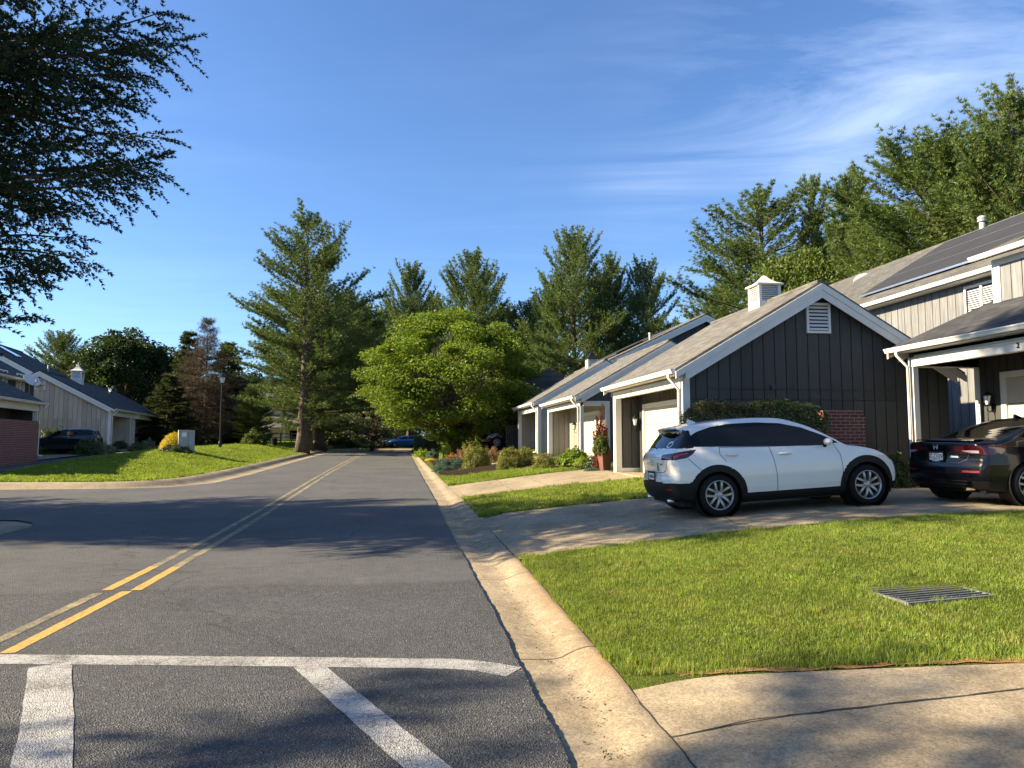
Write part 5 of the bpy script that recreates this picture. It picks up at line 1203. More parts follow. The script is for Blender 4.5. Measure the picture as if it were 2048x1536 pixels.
pr_ = at_d(1209, 935, math.hypot(pp[0], pp[1])+.5); shrub('barberry_shrub', 'red', pr_[0]-.05, pr_[1]+.2, .28, .28, 1.75, 'tall dark red barberry behind the terracotta planter', 'shrub', None, g1(pr_[0], pr_[1]))
# clipped hedge behind the white car
hx0, hx1 = at_Y(1388, 840, 14.6)[0], at_Y(1642, 840, 14.6)[0]; hz = at_Y(1500, 808, 14.9)[2]; hy = 14.85
rng = np.random.default_rng(21); n = 15000
u = rng.uniform(-1, 1, (n, 3)); f = rng.integers(0, 4, n); dd = rng.uniform(.72, 1.03, n)
hw, hd = (hx1-hx0)/2, .60; hh = hz-g1((hx0+hx1)/2, hy)
P = np.c_[u[:, 0]*hw, u[:, 1]*hd, (u[:, 2]+1)/2*hh]; ou = np.zeros((n, 3))
k = f == 0; P[k, 2] = hh*(dd[k]*.25+.75)+.05*np.sin(P[k, 0]*4)+.04*np.sin(P[k, 0]*9+P[k, 1]*7); ou[k] = (0, 0, 1)
k = f == 1; P[k, 1] = -hd*dd[k]; ou[k] = (0, -1, .2)
k = f == 2; sg = np.sign(u[k, 0]); P[k, 0] = sg*hw*(1-(1-dd[k])*.35); ou[k] = np.c_[sg, 0*sg, .2+0*sg]
k = f == 3; P[k, 1] = hd*dd[k]; ou[k] = (0, 1, .2)
edge = np.minimum(1, (hw-np.abs(P[:, 0]))/.35); P[:, 2] *= .80+.20*np.sqrt(np.clip(edge, 0, 1)); 
V, Fq = leaves(P, .075, .04, rng, .2, ou); cen = V.reshape(-1, 4, 3)[:, 0]; mi = ((cen[:, 0]+hw < 1.35+.5*np.sin(cen[:, 2]*5)) & (rng.uniform(0, 1, len(cen)) < .55)).astype(int)
H = empty('clipped_hedge', ((hx0+hx1)/2, hy, g1((hx0+hx1)/2, hy))); tag(H, 'clipped evergreen hedge with bronzed end behind the white car', 'hedge')
link('foliage', np_mesh('foliage', V, Fq, [M['hedge_leaves'], M['bronze_hedge']], False, mi), H)
m = MB()
for k in range(16): x = -hw*.9+k*hw*1.8/15; m.tube([(x, 0, 0), (x+.1, .1, hh*.5), (x-.05, -.1, hh*.85)], [.03, .025, .01], 5)
m.build('stems', M['bark'], H)
shrub('hosta_plant', 'mid', 9.6, 14.2, .55, .4, .55, 'low dark plant between the two parked cars', 'plant'); shrub('hosta_plant', 'dark', 10.3, 14.4, .5, .4, .75, 'taller leafy plant at the foot of the porch post', 'plant')
# court bed shrubs
B2 = 'shrubs along the parking court'
for a in ((92, 910, 60, 40, 'dark', 'large dark shrub against the brick garden wall'), (70, 912, 40, 20, 'mid', 'mid green mound before the large dark shrub'), (98, 909, 34, 20, 'mid', 'green mound in front of the parked dark car wheel'), (122, 909, 30, 22, 'mid', 'third green mound along the court bed'), (168, 912, 42, 28, 'dark', 'dark bush behind the tail of the parked dark car'),
          (205, 911, 36, 19, 'pale', 'grey leaved bush at the beige garage corner'), (236, 901, 28, 16, 'dark', 'dark ball bush before the beige garage door'), (268, 904, 26, 14, 'dark', 'low dark bush by the recessed beige wall'), (290, 901, 30, 18, 'pale', 'pale bush at the foot of the porch post'), (300, 893, 28, 18, 'dark', 'dark bush in the shade of the end porch')):
    shrub_px('court_shrub', a[4], a[0], a[1], a[2], a[3], a[5], 'shrub', B2)
shrub_px('gold_mound_shrub', 'gold', 341, 904, 48, 34, 'domed golden shrub beside the utility cabinet', 'shrub', B2)
shrub_px('court_shrub', 'dark', 345, 906, 56, 14, 'dark skirt of leaves at the foot of the golden dome', 'shrub', B2)
for a in ((505, 890, 46, 26, 'mid', 'round bush in front of the split rail fence'), (530, 884, 26, 22, 'mid', 'small bush by the pale porch'), (570, 882, 22, 14, 'lime', 'bright little bush before the distant porch'), (455, 888, 60, 30, 'dark', 'dark thicket beneath the dying conifer'), (400, 890, 60, 36, 'dark', 'dark thicket behind the utility cabinet'), (690, 893, 70, 50, 'dark', 'dark spreading thicket at the far bend'), (728, 888, 56, 40, 'pale', 'pale flowering thicket by the far bend'), (655, 890, 40, 26, 'dark', 'dark bush right behind the mound trunks'), (800, 880, 80, 30, 'mid', 'green hedge bush behind the blue car')):
    shrub_px('thicket_shrub', a[4], a[0], a[1], a[2], a[3], a[5], 'shrub', 'thickets at the end of the road')

# leaf litter along the gutter
rng = np.random.default_rng(91); n = 420; yy = rng.uniform(3.2, 20, n)**1.0; u = np.clip(rng.normal(.46, .16, n), .05, .95); xx = xre(yy)+(xrb(yy)-xre(yy))*u; C = np.c_[xx, yy, zr(yy)-.022+np.interp(u, [.5, .7, .95], [0, .04, .10])*.7]
V, Fq = leaves(C, .028, .012, rng, 6.); tag(link('leaf_litter', np_mesh('leaf_litter', V, Fq, M['dead_twigs'])), kind='stuff')
# ================================================================== CARS  (local x forward, y to the driver's left, z up, origin on the ground between the axles)
def sdf_poly(P, poly):
    P = np.asarray(P, float); V = np.asarray(poly, float); n = len(V); d2 = np.full(len(P), 1e9); s = np.ones(len(P))
    for i in range(n):
        a = V[i]; b = V[i-1]; e = b-a; w = P-a; t = np.clip((w@e)/max(e@e, 1e-12), 0, 1); q = w-t[:, None]*e; d2 = np.minimum(d2, (q*q).sum(1))
        c1 = P[:, 1] >= a[1]; c2 = P[:, 1] < b[1]; c3 = e[0]*w[:, 1] > e[1]*w[:, 0]
        fl = (c1 & c2 & c3) | (~c1 & ~c2 & ~c3); s = np.where(fl, -s, s)
    return s*np.sqrt(d2)
def spline(pts, n=5):
    p = np.array(pts, float); k = len(p); out = []
    for i in range(k):
        p0, p1, p2, p3 = p[i-1], p[i], p[(i+1) % k], p[(i+2) % k]
        for t in np.linspace(0, 1, n, endpoint=False):
            out.append(.5*((2*p1)+(-p0+p2)*t+(2*p0-5*p1+4*p2-p3)*t*t+(-p0+3*p1-3*p2+p3)*t**3))
    return np.array(out)
class Car:
    def __init__(s, S):
        s.S = S; s.poly = spline(S['outline'], 4); s.W = S['width']/2; s.x0 = s.poly[:, 0].min(); s.x1 = s.poly[:, 0].max()
        s.sz = np.array(S['section'], float)      # (z, half width factor)
        s.px = np.array(S['plan'], float)         # (x, half width factor)
    def f(s, P):
        x, y, z = P.T; ay = np.abs(y)/s.W
        xm = (s.x0+s.x1)/2; bow = np.where(x < xm, s.S['bow_r'], s.S['bow_f'])*ay**2.6
        xx = x+np.sign(x-xm)*bow*np.clip(np.abs(x-xm)/((s.x1-s.x0)/2), 0, 1)**3
        zz = z+s.S.get('crown', .05)*ay**2*(z > .7)
        d1 = sdf_poly(np.c_[xx, zz], s.poly)
        w = s.W*np.interp(z, s.sz[:, 0], s.sz[:, 1])*np.interp(x, s.px[:, 0], s.px[:, 1])
        d2 = (np.abs(y)-w)*.9; k = s.S.get('k', .07); h = np.clip(.5+.5*(d2-d1)/k, 0, 1)
        return d1*(1-h)+d2*h+k*h*(1-h)
    def solve(s, P, zc=None):
        """slide points along rays from the spine onto the surface"""
        xi = s.S.get('spine', (-1.3, 1.3)); O = np.c_[np.clip(P[:, 0], *xi), np.zeros(len(P)), np.full(len(P), s.S.get('zc', .62))]
        D = norm(P-O); lo = np.zeros(len(P)); hi = np.full(len(P), 2.6)
        for _ in range(20):
            m = (lo+hi)/2; v = s.f(O+D*m[:, None]); ins = v < 0; lo = np.where(ins, m, lo); hi = np.where(ins, hi, m)
        return O+D*hi[:, None]
    def surf_y(s, x, z, sg):
        """y of the side surface at (x, z)"""
        x = np.atleast_1d(np.asarray(x, float)); z = np.atleast_1d(np.asarray(z, float)); lo = np.zeros(len(x)); hi = np.full(len(x), 1.3)
        for _ in range(20):
            m = (lo+hi)/2; v = s.f(np.c_[x, m*sg, z]); lo = np.where(v < 0, m, lo); hi = np.where(v < 0, hi, m)
        return hi*sg
    def surf_x(s, y, z, sg):
        y = np.atleast_1d(np.asarray(y, float)); z = np.atleast_1d(np.asarray(z, float)); lo = np.zeros(len(y)); hi = np.full(len(y), 3.2)
        for _ in range(22):
            m = (lo+hi)/2; v = s.f(np.c_[m*sg, y, z]); lo = np.where(v < 0, m, lo); hi = np.where(v < 0, hi, m)
        return hi*sg
    def body(s, step):
        S = s.S; x0, x1 = s.x0-.05, s.x1+.05; W = s.W+.05; z0, z1 = .12, s.poly[:, 1].max()+.06
        nx, ny, nz = int((x1-x0)/step), int(2*W/(step*1.1)), int((z1-z0)/step)
        X, Y, Z = np.linspace(x0, x1, nx), np.linspace(-W, W, ny), np.linspace(z0, z1, nz); V = []; Fq = []; off = 0
        def face(A, B, fn):
            nonlocal off
            a, b = np.meshgrid(A, B, indexing='ij'); V.append(fn(a.ravel(), b.ravel())); na, nb = len(A), len(B)
            i = (np.arange(na-1)[:, None]*nb+np.arange(nb-1)[None, :]).ravel()+off; Fq.append(np.stack([i, i+nb, i+nb+1, i+1], -1)); off += na*nb
        c = lambda v, k: np.full(len(v), k)
        face(X, Z, lambda a, b: np.c_[a, c(a, -W), b]); face(X[::-1], Z, lambda a, b: np.c_[a, c(a, W), b])
        face(X, Y, lambda a, b: np.c_[a, b, c(a, z1)]); face(X[::-1], Y, lambda a, b: np.c_[a, b, c(a, z0)])
        face(Y[::-1], Z, lambda a, b: np.c_[c(a, x0), a, b]); face(Y, Z, lambda a, b: np.c_[c(a, x1), a, b])
        V = np.concatenate(V); Fq = np.concatenate(Fq)
        key = np.round(V/1e-4).astype(np.int64); _, ix, inv = np.unique(key, axis=0, return_index=True, return_inverse=True); inv = inv.ravel(); V = V[ix]; Fq = inv[Fq]
        P = s.solve(V)
        # snap vertices onto the outlines drawn in side view so that edges run clean
        for nm, pl in S['side'].items():
            side = np.abs(P[:, 1]) > s.W*.45; d = sdf_poly(P[:, [0, 2]], pl); e = 1e-3
            gx = (sdf_poly(P[:, [0, 2]]+[e, 0], pl)-d)/e; gz_ = (sdf_poly(P[:, [0, 2]]+[0, e], pl)-d)/e
            k = side & (np.abs(d) < step*.55); Q = P[k].copy(); Q[:, 0] -= gx[k]*d[k]; Q[:, 2] -= gz_[k]*d[k]
            Q[:, 1] = s.surf_y(Q[:, 0], Q[:, 2], 1)*np.sign(Q[:, 1]); P[k] = Q
        C = P[Fq].mean(1); nrm = np.cross(P[Fq[:, 2]]-P[Fq[:, 0]], P[Fq[:, 3]]-P[Fq[:, 1]]); nrm = norm(nrm)
        return P, Fq, C, nrm
    def ribbon(s, m, pts, w=.007, sg=-1, off=.0025, plane='xz'):
        p = np.array(pts, float); L_ = np.r_[0, np.cumsum(np.linalg.norm(np.diff(p, axis=0), axis=1))]; t = np.arange(0, L_[-1]+.02, .03); q = np.c_[np.interp(t, L_, p[:, 0]), np.interp(t, L_, p[:, 1])]
        d = norm(np.gradient(q, axis=0)); nn = np.c_[-d[:, 1], d[:, 0]]; A, B = q+nn*w/2, q-nn*w/2
        if plane == 'xz':
            a = np.c_[A[:, 0], s.surf_y(A[:, 0], A[:, 1], sg)+sg*off, A[:, 1]]; b = np.c_[B[:, 0], s.surf_y(B[:, 0], B[:, 1], sg)+sg*off, B[:, 1]]
        else:
            a = np.c_[s.surf_x(A[:, 0], A[:, 1], sg)+sg*off, A]; b = np.c_[s.surf_x(B[:, 0], B[:, 1], sg)+sg*off, B]
        for i in range(len(a)-1): m.poly([a[i], a[i+1], b[i+1], b[i]])
def wheel(parent, x, y, r, w, rimr, mat, spokes=5, sg=-1, twin=True):
    """sg: side the face looks to"""
    m = MB(); m.smooth = True
    m.lathe([(rimr, -w/2), (r-.03, -w/2), (r-.008, -w/2+.02), (r, -w/2+.05), (r, w/2-.05), (r-.008, w/2-.02), (r-.03, w/2), (rimr, w/2), (rimr*.98, 0), (rimr, -w/2)], 36, (0, 0, 0), 'y')
    t = m.build('wheel', M['tyre'], parent, (x, y, r))
    m = MB(); m.mat(M['black_metal']); f = sg*w/2; m.lathe([(0, f*.15), (rimr*.95, f*.15)], 28, (0, 0, 0), 'y')
    m.mat(M[mat]); m.smooth = True; m.lathe([(rimr+.002, f*1.0), (rimr*.99, f*1.04), (rimr*.93, f*.98), (rimr*.92, f*.2)], 36, (0, 0, 0), 'y')
    m.lathe([(0, f*.92), (.03, f*.92), (.055, f*.86), (.075, f*.7), (.075, f*.3)], 20, (0, 0, 0), 'y'); m.smooth = False
    for k in range(spokes):
        a0 = 2*math.pi*k/spokes+.3
        for q in ((-1, 1) if twin else (0,)):
            P = []
            for u in np.linspace(0, 1, 7):
                rr = .05+(rimr*.95-.05)*u; an = a0+q*(.10+.26*math.sin(min(1, u*1.0)*1.5)); yy = f*(.80+.16*math.sin(u*2.6)); P.append((rr*math.cos(an), yy, -rr*math.sin(an), .017 if twin else .032))
            for (a, b) in zip(P[:-1], P[1:]):
                d = Vector((b[0]-a[0], 0, b[2]-a[2])); nn = Vector((-d.z, 0, d.x)).normalized()
                A = [Vector(a[:3])+nn*a[3], Vector(a[:3])-nn*a[3], Vector(b[:3])-nn*b[3], Vector(b[:3])+nn*b[3]]
                dv = Vector((0, -f*.28, 0)); lo = [v+dv*1.0 for v in A]; m.poly(A); 
                for i in range(4): m.poly([A[i], A[(i+1) % 4], lo[(i+1) % 4], lo[i]])
    for k in range(5): a = k*1.2566+.9; m.lathe([(0, f*.9), (.011, f*.9), (.011, f*.7)], 6, (.05*math.cos(a), 0, .05*math.sin(a)), 'y')
    m.build('rim', None, t); return t
def make_car(name, S, loc, rz, label, cat, paint, step=.045, ry=0., group=None, rim='rim_alloy', twin=True):
    c = Car(S); P, Fq, C, nr = c.body(step); H = empty(name, loc, rz, 0, ry); tag(H, label, cat, group)
    cls = np.zeros(len(Fq), int); side = (np.abs(nr[:, 1]) > .35); x, y, z = C.T; ay = np.abs(y)
    names = ['body', 'cladding', 'side_window', 'windshield', 'rear_window', 'tail_light', 'headlight', 'wheel_well', 'pillar_trim', 'grille', 'tail_lamp_inner']
    mats = [paint, 'black_plastic', 'car_glass', 'car_glass', 'car_glass', 'tail_red', 'lamp_clear', None, 'car_glass', 'black_plastic', 'tail_bright']
    ins = lambda pl: sdf_poly(C[:, [0, 2]], pl) < 0
    r = S['tyre_r']; ax = S['axles']
    lat = ay > c.W*.5
    for nm, pl in S['side'].items():
        if nm == 'window': cls[ins(pl) & side & (ay > .3)] = 2
        if nm == 'dark': cls[ins(pl) & lat] = 1
        if nm == 'tail': cls[ins(pl) & (ay > S.get('tail_y', .42))] = 5
        if nm == 'tail2': cls[ins(pl) & (ay > S.get('tail_y', .42)+.06)] = 10
        if nm == 'head': cls[ins(pl) & (ay > .42)] = 6
        if nm.startswith('pillar'): cls[ins(pl) & (ay > .3) & (cls == 2)] = 8
    if 'sill' in S: cls[(z < S['sill']) & (cls == 0)] = 1
    if 'low_rear' in S: cls[(z < S['low_rear']) & (x < ax[0]+.1) & (cls == 0)] = 1
    if 'low_front' in S: cls[(z < S['low_front']) & (x > ax[1]-.1) & (cls == 0)] = 1
    wx0, wx1, wz0 = S['windshield']; cls[(x > wx0) & (x < wx1) & (z > wz0) & (ay < c.W*.80-.25*(z-wz0)) & (nr[:, 0] > .2) & (nr[:, 2] > .2) & (np.abs(nr[:, 1]) < .42)] = 3
    rx0, rx1, rz0, rz1 = S['rear_glass']; cls[(x > rx0) & (x < rx1) & (z > rz0) & (z < rz1) & (ay < S.get('rear_glass_y', .62)) & (nr[:, 0] < -.15) & (np.abs(nr[:, 1]) < .5)] = 4
    if 'black_rear' in S:
        q = S['black_rear']; cls[(x < q[0]) & (z > q[1]) & (z < q[2]) & (cls == 0)] = 8
    if 'grille' in S:
        g = S['grille']; cls[(x > g[0]) & (z > g[1]) & (z < g[2]) & (ay < g[3]) & (cls != 6)] = 9
    if 'rear_recess' in S:
        pl = S['rear_recess']; cls[(x < 0) & (nr[:, 0] < -.4) & (sdf_poly(np.c_[ay, z], pl) < 0)] = 8
    for a in ax:
        d = np.hypot(x-a, z-r*1.0); cls[(d < r+S['arch']) & lat & (z < 2*r+S['arch']+.05)] = 7
        if S.get('clad'): cls[(d >= r+S['arch']) & (d < r+S['clad']) & lat & (cls != 5)] = 1
    cls[z < .17] = 1
    # clean arch edges
    for a in ax:
        for rad in [r+S['arch']]+([r+S['clad']] if S.get('clad') else []):
            d = np.hypot(P[:, 0]-a, P[:, 2]-r); k = (np.abs(d-rad) < step*.6) & (np.abs(P[:, 1]) > c.W*.5) & (P[:, 2] > .2); Q = P[k]; Q[:, 0] = a+(Q[:, 0]-a)*rad/d[k]; Q[:, 2] = r+(Q[:, 2]-r)*rad/d[k]; Q[:, 1] = c.surf_y(Q[:, 0], Q[:, 2], 1)*np.sign(Q[:, 1]); P[k] = Q
    todo = []; Fbody = []
    for i, nm in enumerate(names):
        if mats[i] is None: continue
        sel = cls == i
        if not sel.any(): continue
        groups = [sel]
        if nm in ('side_window', 'tail_light', 'headlight', 'tail_lamp_inner'): groups = [sel & (y < 0), sel & (y > 0)]
        for g in groups:
            if not g.any(): continue
            f = Fq[g]; lab = np.arange(len(P))
            for _ in range(400):
                mn = lab[f].min(1); l2 = lab.copy(); np.minimum.at(l2, f.ravel(), np.repeat(mn, 4)); l2 = l2[l2]
                if (l2 == lab).all(): break
                lab = l2
            comp = lab[f[:, 0]]
            for cid in np.unique(comp):
                ff = f[comp == cid]; tiny = len(ff) < 14
                u, inv = np.unique(ff, return_inverse=True)
                todo.append((nm, ff, M[mats[i]]))
    Fbody += [t[1] for t in todo if t[0] == 'pillar_trim' and len(t[1]) < 30]; todo = [t for t in todo if not (t[0] == 'pillar_trim' and len(t[1]) < 30)]
    for nm in set(t[0] for t in todo):
        tt = [t for t in todo if t[0] == nm]; bg_ = max(tt, key=lambda t: len(t[1])); sm_ = [t for t in tt if len(t[1]) < 14 and t is not bg_]
        if sm_:
            todo = [t for t in todo if not any(t is q for q in sm_) and t is not bg_]+[(nm, np.concatenate([bg_[1]]+[t[1] for t in sm_]), bg_[2])]
    bodies = [t for t in todo if t[0] == 'body']; big = max(bodies, key=lambda t: len(t[1]))
    todo = [t for t in todo if t[0] != 'body']+[('body', np.concatenate([t[1] for t in bodies]+Fbody), big[2])]
    for nm, ff, mt in todo:
        u, inv = np.unique(ff, return_inverse=True); link(nm, np_mesh(nm, P[u].copy(), inv.reshape(ff.shape), mt, True), H)
    # wells and underbody
    m = MB(); W = c.W
    for a in ax:
        for sg in (-1, 1):
            prf = [(r+S['arch']+.01, 0), (r+S['arch']+.01, .30), (0, .30)]
            m.lathe([(q, sg*(W*.99-h) if h else sg*(W*.985)) for q, h in prf], 28, (a, 0, r), 'y')
    m.box(c.x0+.25, c.x1-.25, -W*.80, W*.80, .17, .34); m.build('underbody', M['black_plastic'], H)
    for a in ax:
        for sg in (-1, 1): wheel(H, a, sg*(W-.115), r, .21, S['rim_r'], rim, 5, sg, twin)
    # shut lines, handles, mirrors
    for sg in (-1, 1):
        for pts in S.get('seams', []): m = MB(); c.ribbon(m, pts, .008, sg); m.build('panel_gap', M['ink_black'], H)
        for pts in S.get('rear_seams', []): m = MB(); c.ribbon(m, [(sg*a, b) for a, b in pts], .008, -1, .003, 'yz'); m.build('panel_gap', M['ink_black'], H)
    for sg in (-1, 1):
        for (hx, hz) in S.get('handles', []):
            yy = float(c.surf_y(hx, hz, sg)[0]); m = MB(); m.smooth = True
            m.tube([(hx-.10, yy+sg*.004, hz+.004), (hx-.08, yy+sg*.030, hz+.006), (hx, yy+sg*.036, hz), (hx+.08, yy+sg*.030, hz-.006), (hx+.10, yy+sg*.004, hz-.006)], [.012, .017, .019, .017, .012], 8); m.build('door_handle', M[S.get('handle_mat', paint)], H)
        mx, mz = S['mirror']; yy = float(c.surf_y(mx, mz-.06, sg)[0]); m = MB(); m.mat(M['black_plastic'])
        m.tube([(mx, yy-sg*.02, mz-.08), (mx-.02, yy+sg*.08, mz-.03)], .03, 6); m.mat(M[S.get('mirror_mat', paint)]); m.smooth = True
        vs = []; fs = []
        for i in range(9):
            for j in range(12):
                th, ph = math.pi*i/8, 2*math.pi*j/12; vs.append((mx-.02+.085*math.cos(th)*.7, yy+sg*.13+.095*math.sin(th)*math.cos(ph), mz+.058*math.sin(th)*math.sin(ph)))
        for i in range(8):
            for j in range(12): fs.append([i*12+j, i*12+(j+1) % 12, (i+1)*12+(j+1) % 12, (i+1)*12+j])
        m.mesh(vs, fs); m.build('side_mirror', None, H)
    return H, c

# ---- white crossover
r_ = .33
CX3 = dict(width=1.765, axles=(-1.285, 1.285), tyre_r=r_, rim_r=.235, arch=.045, clad=.155, bow_r=.16, bow_f=.34, crown=.06, k=.07, zc=.66, spine=(-1.35, 1.25),
    outline=[(-1.96, .27), (-2.05, .34), (-2.09, .46), (-2.085, .58), (-2.06, .68), (-2.06, .80), (-2.075, .93), (-2.05, 1.02), (-1.97, 1.08), (-1.83, 1.24), (-1.73, 1.37), (-1.79, 1.435), (-1.62, 1.465), (-1.2, 1.515), (-.7, 1.545), (-.2, 1.535), (.1, 1.495), (.45, 1.37), (.80, 1.18), (1.04, 1.045), (1.35, .995), (1.68, .915), (1.88, .81), (1.99, .68), (2.04, .54), (2.03, .38), (1.94, .24), (1.5, .20), (0, .19), (-1.5, .20)],
    section=[(.15, .88), (.28, .955), (.42, .985), (.60, 1.0), (.76, .995), (.90, .975), (1.02, .945), (1.10, .90), (1.25, .815), (1.40, .72), (1.50, .63), (1.6, .5)],
    plan=[(-2.2, .80), (-1.9, .935), (-1.5, .985), (-1.0, 1.0), (1.1, 1.0), (1.5, .985), (1.85, .92), (2.2, .78)],
    side=dict(window=[(.86, 1.045), (.62, 1.18), (.30, 1.325), (-.05, 1.415), (-.45, 1.452), (-.9, 1.455), (-1.25, 1.42), (-1.50, 1.355), (-1.66, 1.28), (-1.76, 1.19), (-1.60, 1.115), (-1.3, 1.10), (-.8, 1.075), (-.2, 1.05), (.4, 1.02)],
              pillar=[(-.38, .9), (-.30, .9), (-.36, 1.6), (-.44, 1.6)],
              tail=[(-2.2, .955), (-2.04, 1.005), (-1.85, 1.05), (-1.58, 1.075), (-1.66, 1.0), (-1.76, .945), (-1.95, .925), (-2.05, .925)],
              tail2=[(-1.96, .985), (-1.84, 1.02), (-1.72, 1.032), (-1.74, 1.012), (-1.86, .995), (-1.90, .965), (-1.96, .955)],
              head=[(1.50, .875), (1.66, .845), (1.85, .79), (2.02, .70), (2.02, .64), (1.88, .71), (1.70, .80)]),
    sill=.335, low_rear=.555, low_front=.36, windshield=(.1, 1.12, 1.04), rear_glass=(-2.05, -1.66, 1.105, 1.375), rear_glass_y=.60, black_rear=(-1.62, 1.10, 1.385), grille=(1.9, .42, .72, .45),
    seams=[[(-1.20, 1.09), (-1.22, .98), (-1.12, .85)], [(-.37, 1.05), (-.32, .85), (-.29, .6), (-.29, .34)], [(.74, 1.04), (.84, .85), (.86, .6), (.83, .34)], [(-1.74, .94), (-1.66, .85), (-1.55, .74)], [(-1.2, 1.085), (-.4, 1.052), (.7, 1.02)]],
    rear_seams=[[(0, .715), (.45, .715), (.54, .76), (.60, .90), (.64, .94)]],
    handles=[(-1.02, .955), (-.12, .925)], mirror=(.60, 1.075), mirror_mat='white_car_paint')
zA_, zB_ = g1(4.86, 11.7)+.03, g1(7.43, 11.7)+.03; pit = math.atan2(zB_-zA_, 2.57)
wc, cc = make_car('parked_car', CX3, (6.13, 11.72, (zA_+zB_)/2-.008), R_(-.2), 'white crossover with black wheel arches parked across the driveway', 'car', 'white_car_paint', .0185, -pit)
def rear_x(c, y, z): return float(c.surf_x(y, z, -1)[0])
# details of the white car
m = MB(); m.smooth = True
V = []; ys_ = np.linspace(-.52, .52, 13)
for y in ys_: b = .10*(abs(y)/.52)**2; V.append([(-1.80+b, y, 1.425), (-1.84+b, y, 1.405), (-1.83+b, y, 1.375), (-1.70+b, y, 1.372), (-1.60+b, y, 1.44)])
for a, b in zip(V[:-1], V[1:]):
    for i in range(4): m.poly([a[i], a[i+1], b[i+1], b[i]])
sp_o = m.build('spoiler', M['black_paint'], wc)
part('brake_light', 'tail_bright', sp_o, lambda m: m.box(-1.845, -1.80, -.16, .16, 1.395, 1.412))
def fin(H, x, z, mat): part('antenna_fin', mat, H, lambda m: m.prism([(x-.10, -.02, z), (x+.09, -.02, z), (x-.08, -.006, z+.075)], (0, .04, 0)))
fin(wc, -1.30, 1.495, 'white_car_paint')
def plate(H, c, z, w, h, s, txt, frame=True, extra=(), ymid=0., tilt=0.):
    x = rear_x(c, ymid, z)-.02; o = part('licence_plate', 'plate_white', H, lambda m: m.box(x-.006, x+.004, ymid-w/2, ymid+w/2, z-h/2, z+h/2))
    if txt: put_text('plate_number', txt, s, 'ink_black', o, (x-.008, ymid, z-.002), '-x', .002)
    fr = part('plate_frame', 'black_plastic', o, lambda m: (m.box(x-.012, x, ymid-w/2-.012, ymid+w/2+.012, z+h/2-.018, z+h/2+.012), m.box(x-.012, x, ymid-w/2-.012, ymid+w/2+.012, z-h/2-.012, z-h/2+.022), m.box(x-.012, x, ymid-w/2-.012, ymid-w/2, z-h/2+.022, z+h/2-.018), m.box(x-.012, x, ymid+w/2, ymid+w/2+.012, z-h/2+.022, z+h/2-.018))); return o, x
o_, xp = plate(wc, cc, .64, .30, .15, .07, None)
part('plate_print', 'ink_black', o_, lambda m: [m.box(xp-.0085, xp-.006, -.11+i*.034, -.094+i*.034, .615, .665) for i in range(7)])
# round winged badge
m = MB(); x = rear_x(cc, 0, .885)-.004
for k in range(20):
    a, b = 2*math.pi*k/20, 2*math.pi*(k+1)/20; f = lambda t, r: (x-.006, r*.068*math.cos(t), .885+r*.055*math.sin(t)); m.poly([f(a, 1), f(b, 1), f(b, .84), f(a, .84)])
for sg in (-1, 1): m.prism([(x-.003, sg*.062, .905), (x-.003, sg*.045, .915), (x-.003, 0, .868), (x-.003, 0, .855), (x-.003, sg*.03, .878)], (-.006, 0, 0))
m.build('emblem', M['chrome'], wc)
x = rear_x(cc, -.38, .82)-.004; part('model_badge', 'ink_black', wc, lambda m: [m.box(x-.004, x+.01, -.33-i*.024, -.347-i*.024, .845, .862) for i in range(5)])
x = rear_x(cc, -.22, .80)-.004; st = part('bumper_sticker', 'ink_black', wc, lambda m: [m.box(x-.003, x+.012, -.22-.012*(j % 2), -.255-.012*(j % 2), .845-j*.034, .868-j*.034) for j in range(4)] + [m.box(x-.003, x+.012, -.275, -.262, .845-j*.034, .868-j*.034) for j in range(4)])
zz = 1.185
def rg_(y, z): return (rear_x(cc, y, z)-.004, y, z)
m = MB(); cy_, cz_ = -.40, 1.165
for k in range(22):
    a, b = 2*math.pi*k/22, 2*math.pi*(k+1)/22; m.poly([rg_(cy_+.085*math.cos(a), cz_+.05*math.sin(a)), rg_(cy_+.085*math.cos(b), cz_+.05*math.sin(b)), rg_(cy_+.066*math.cos(b), cz_+.038*math.sin(b)), rg_(cy_+.066*math.cos(a), cz_+.038*math.sin(a))])
m.poly([rg_(cy_+.09, 1.17), rg_(cy_+.02, 1.18), rg_(cy_-.14, 1.27), rg_(cy_-.06, 1.23)]); m.build('window_sticker', M['sticker_white'], wc)
part('wiper', 'black_plastic', wc, lambda m: m.tube([(rear_x(cc, 0, 1.10)-.02, 0, 1.10), (rear_x(cc, .2, 1.13)-.02, .2, 1.13), (rear_x(cc, .36, 1.14)-.015, .36, 1.135)], .01, 5))
for s in (-1, 1):
    part('rear_reflector', 'reflector_red', wc, lambda m: m.poly([(rear_x(cc, s*y, z)-.004, s*y, z) for y, z in ((.56, .43), (.70, .43), (.70, .465), (.56, .465))]))
    part('exhaust_tip', 'chrome', wc, lambda m: m.tube([(-2.02, s*.50, .255), (-1.85, s*.50, .255)], .028, 12))

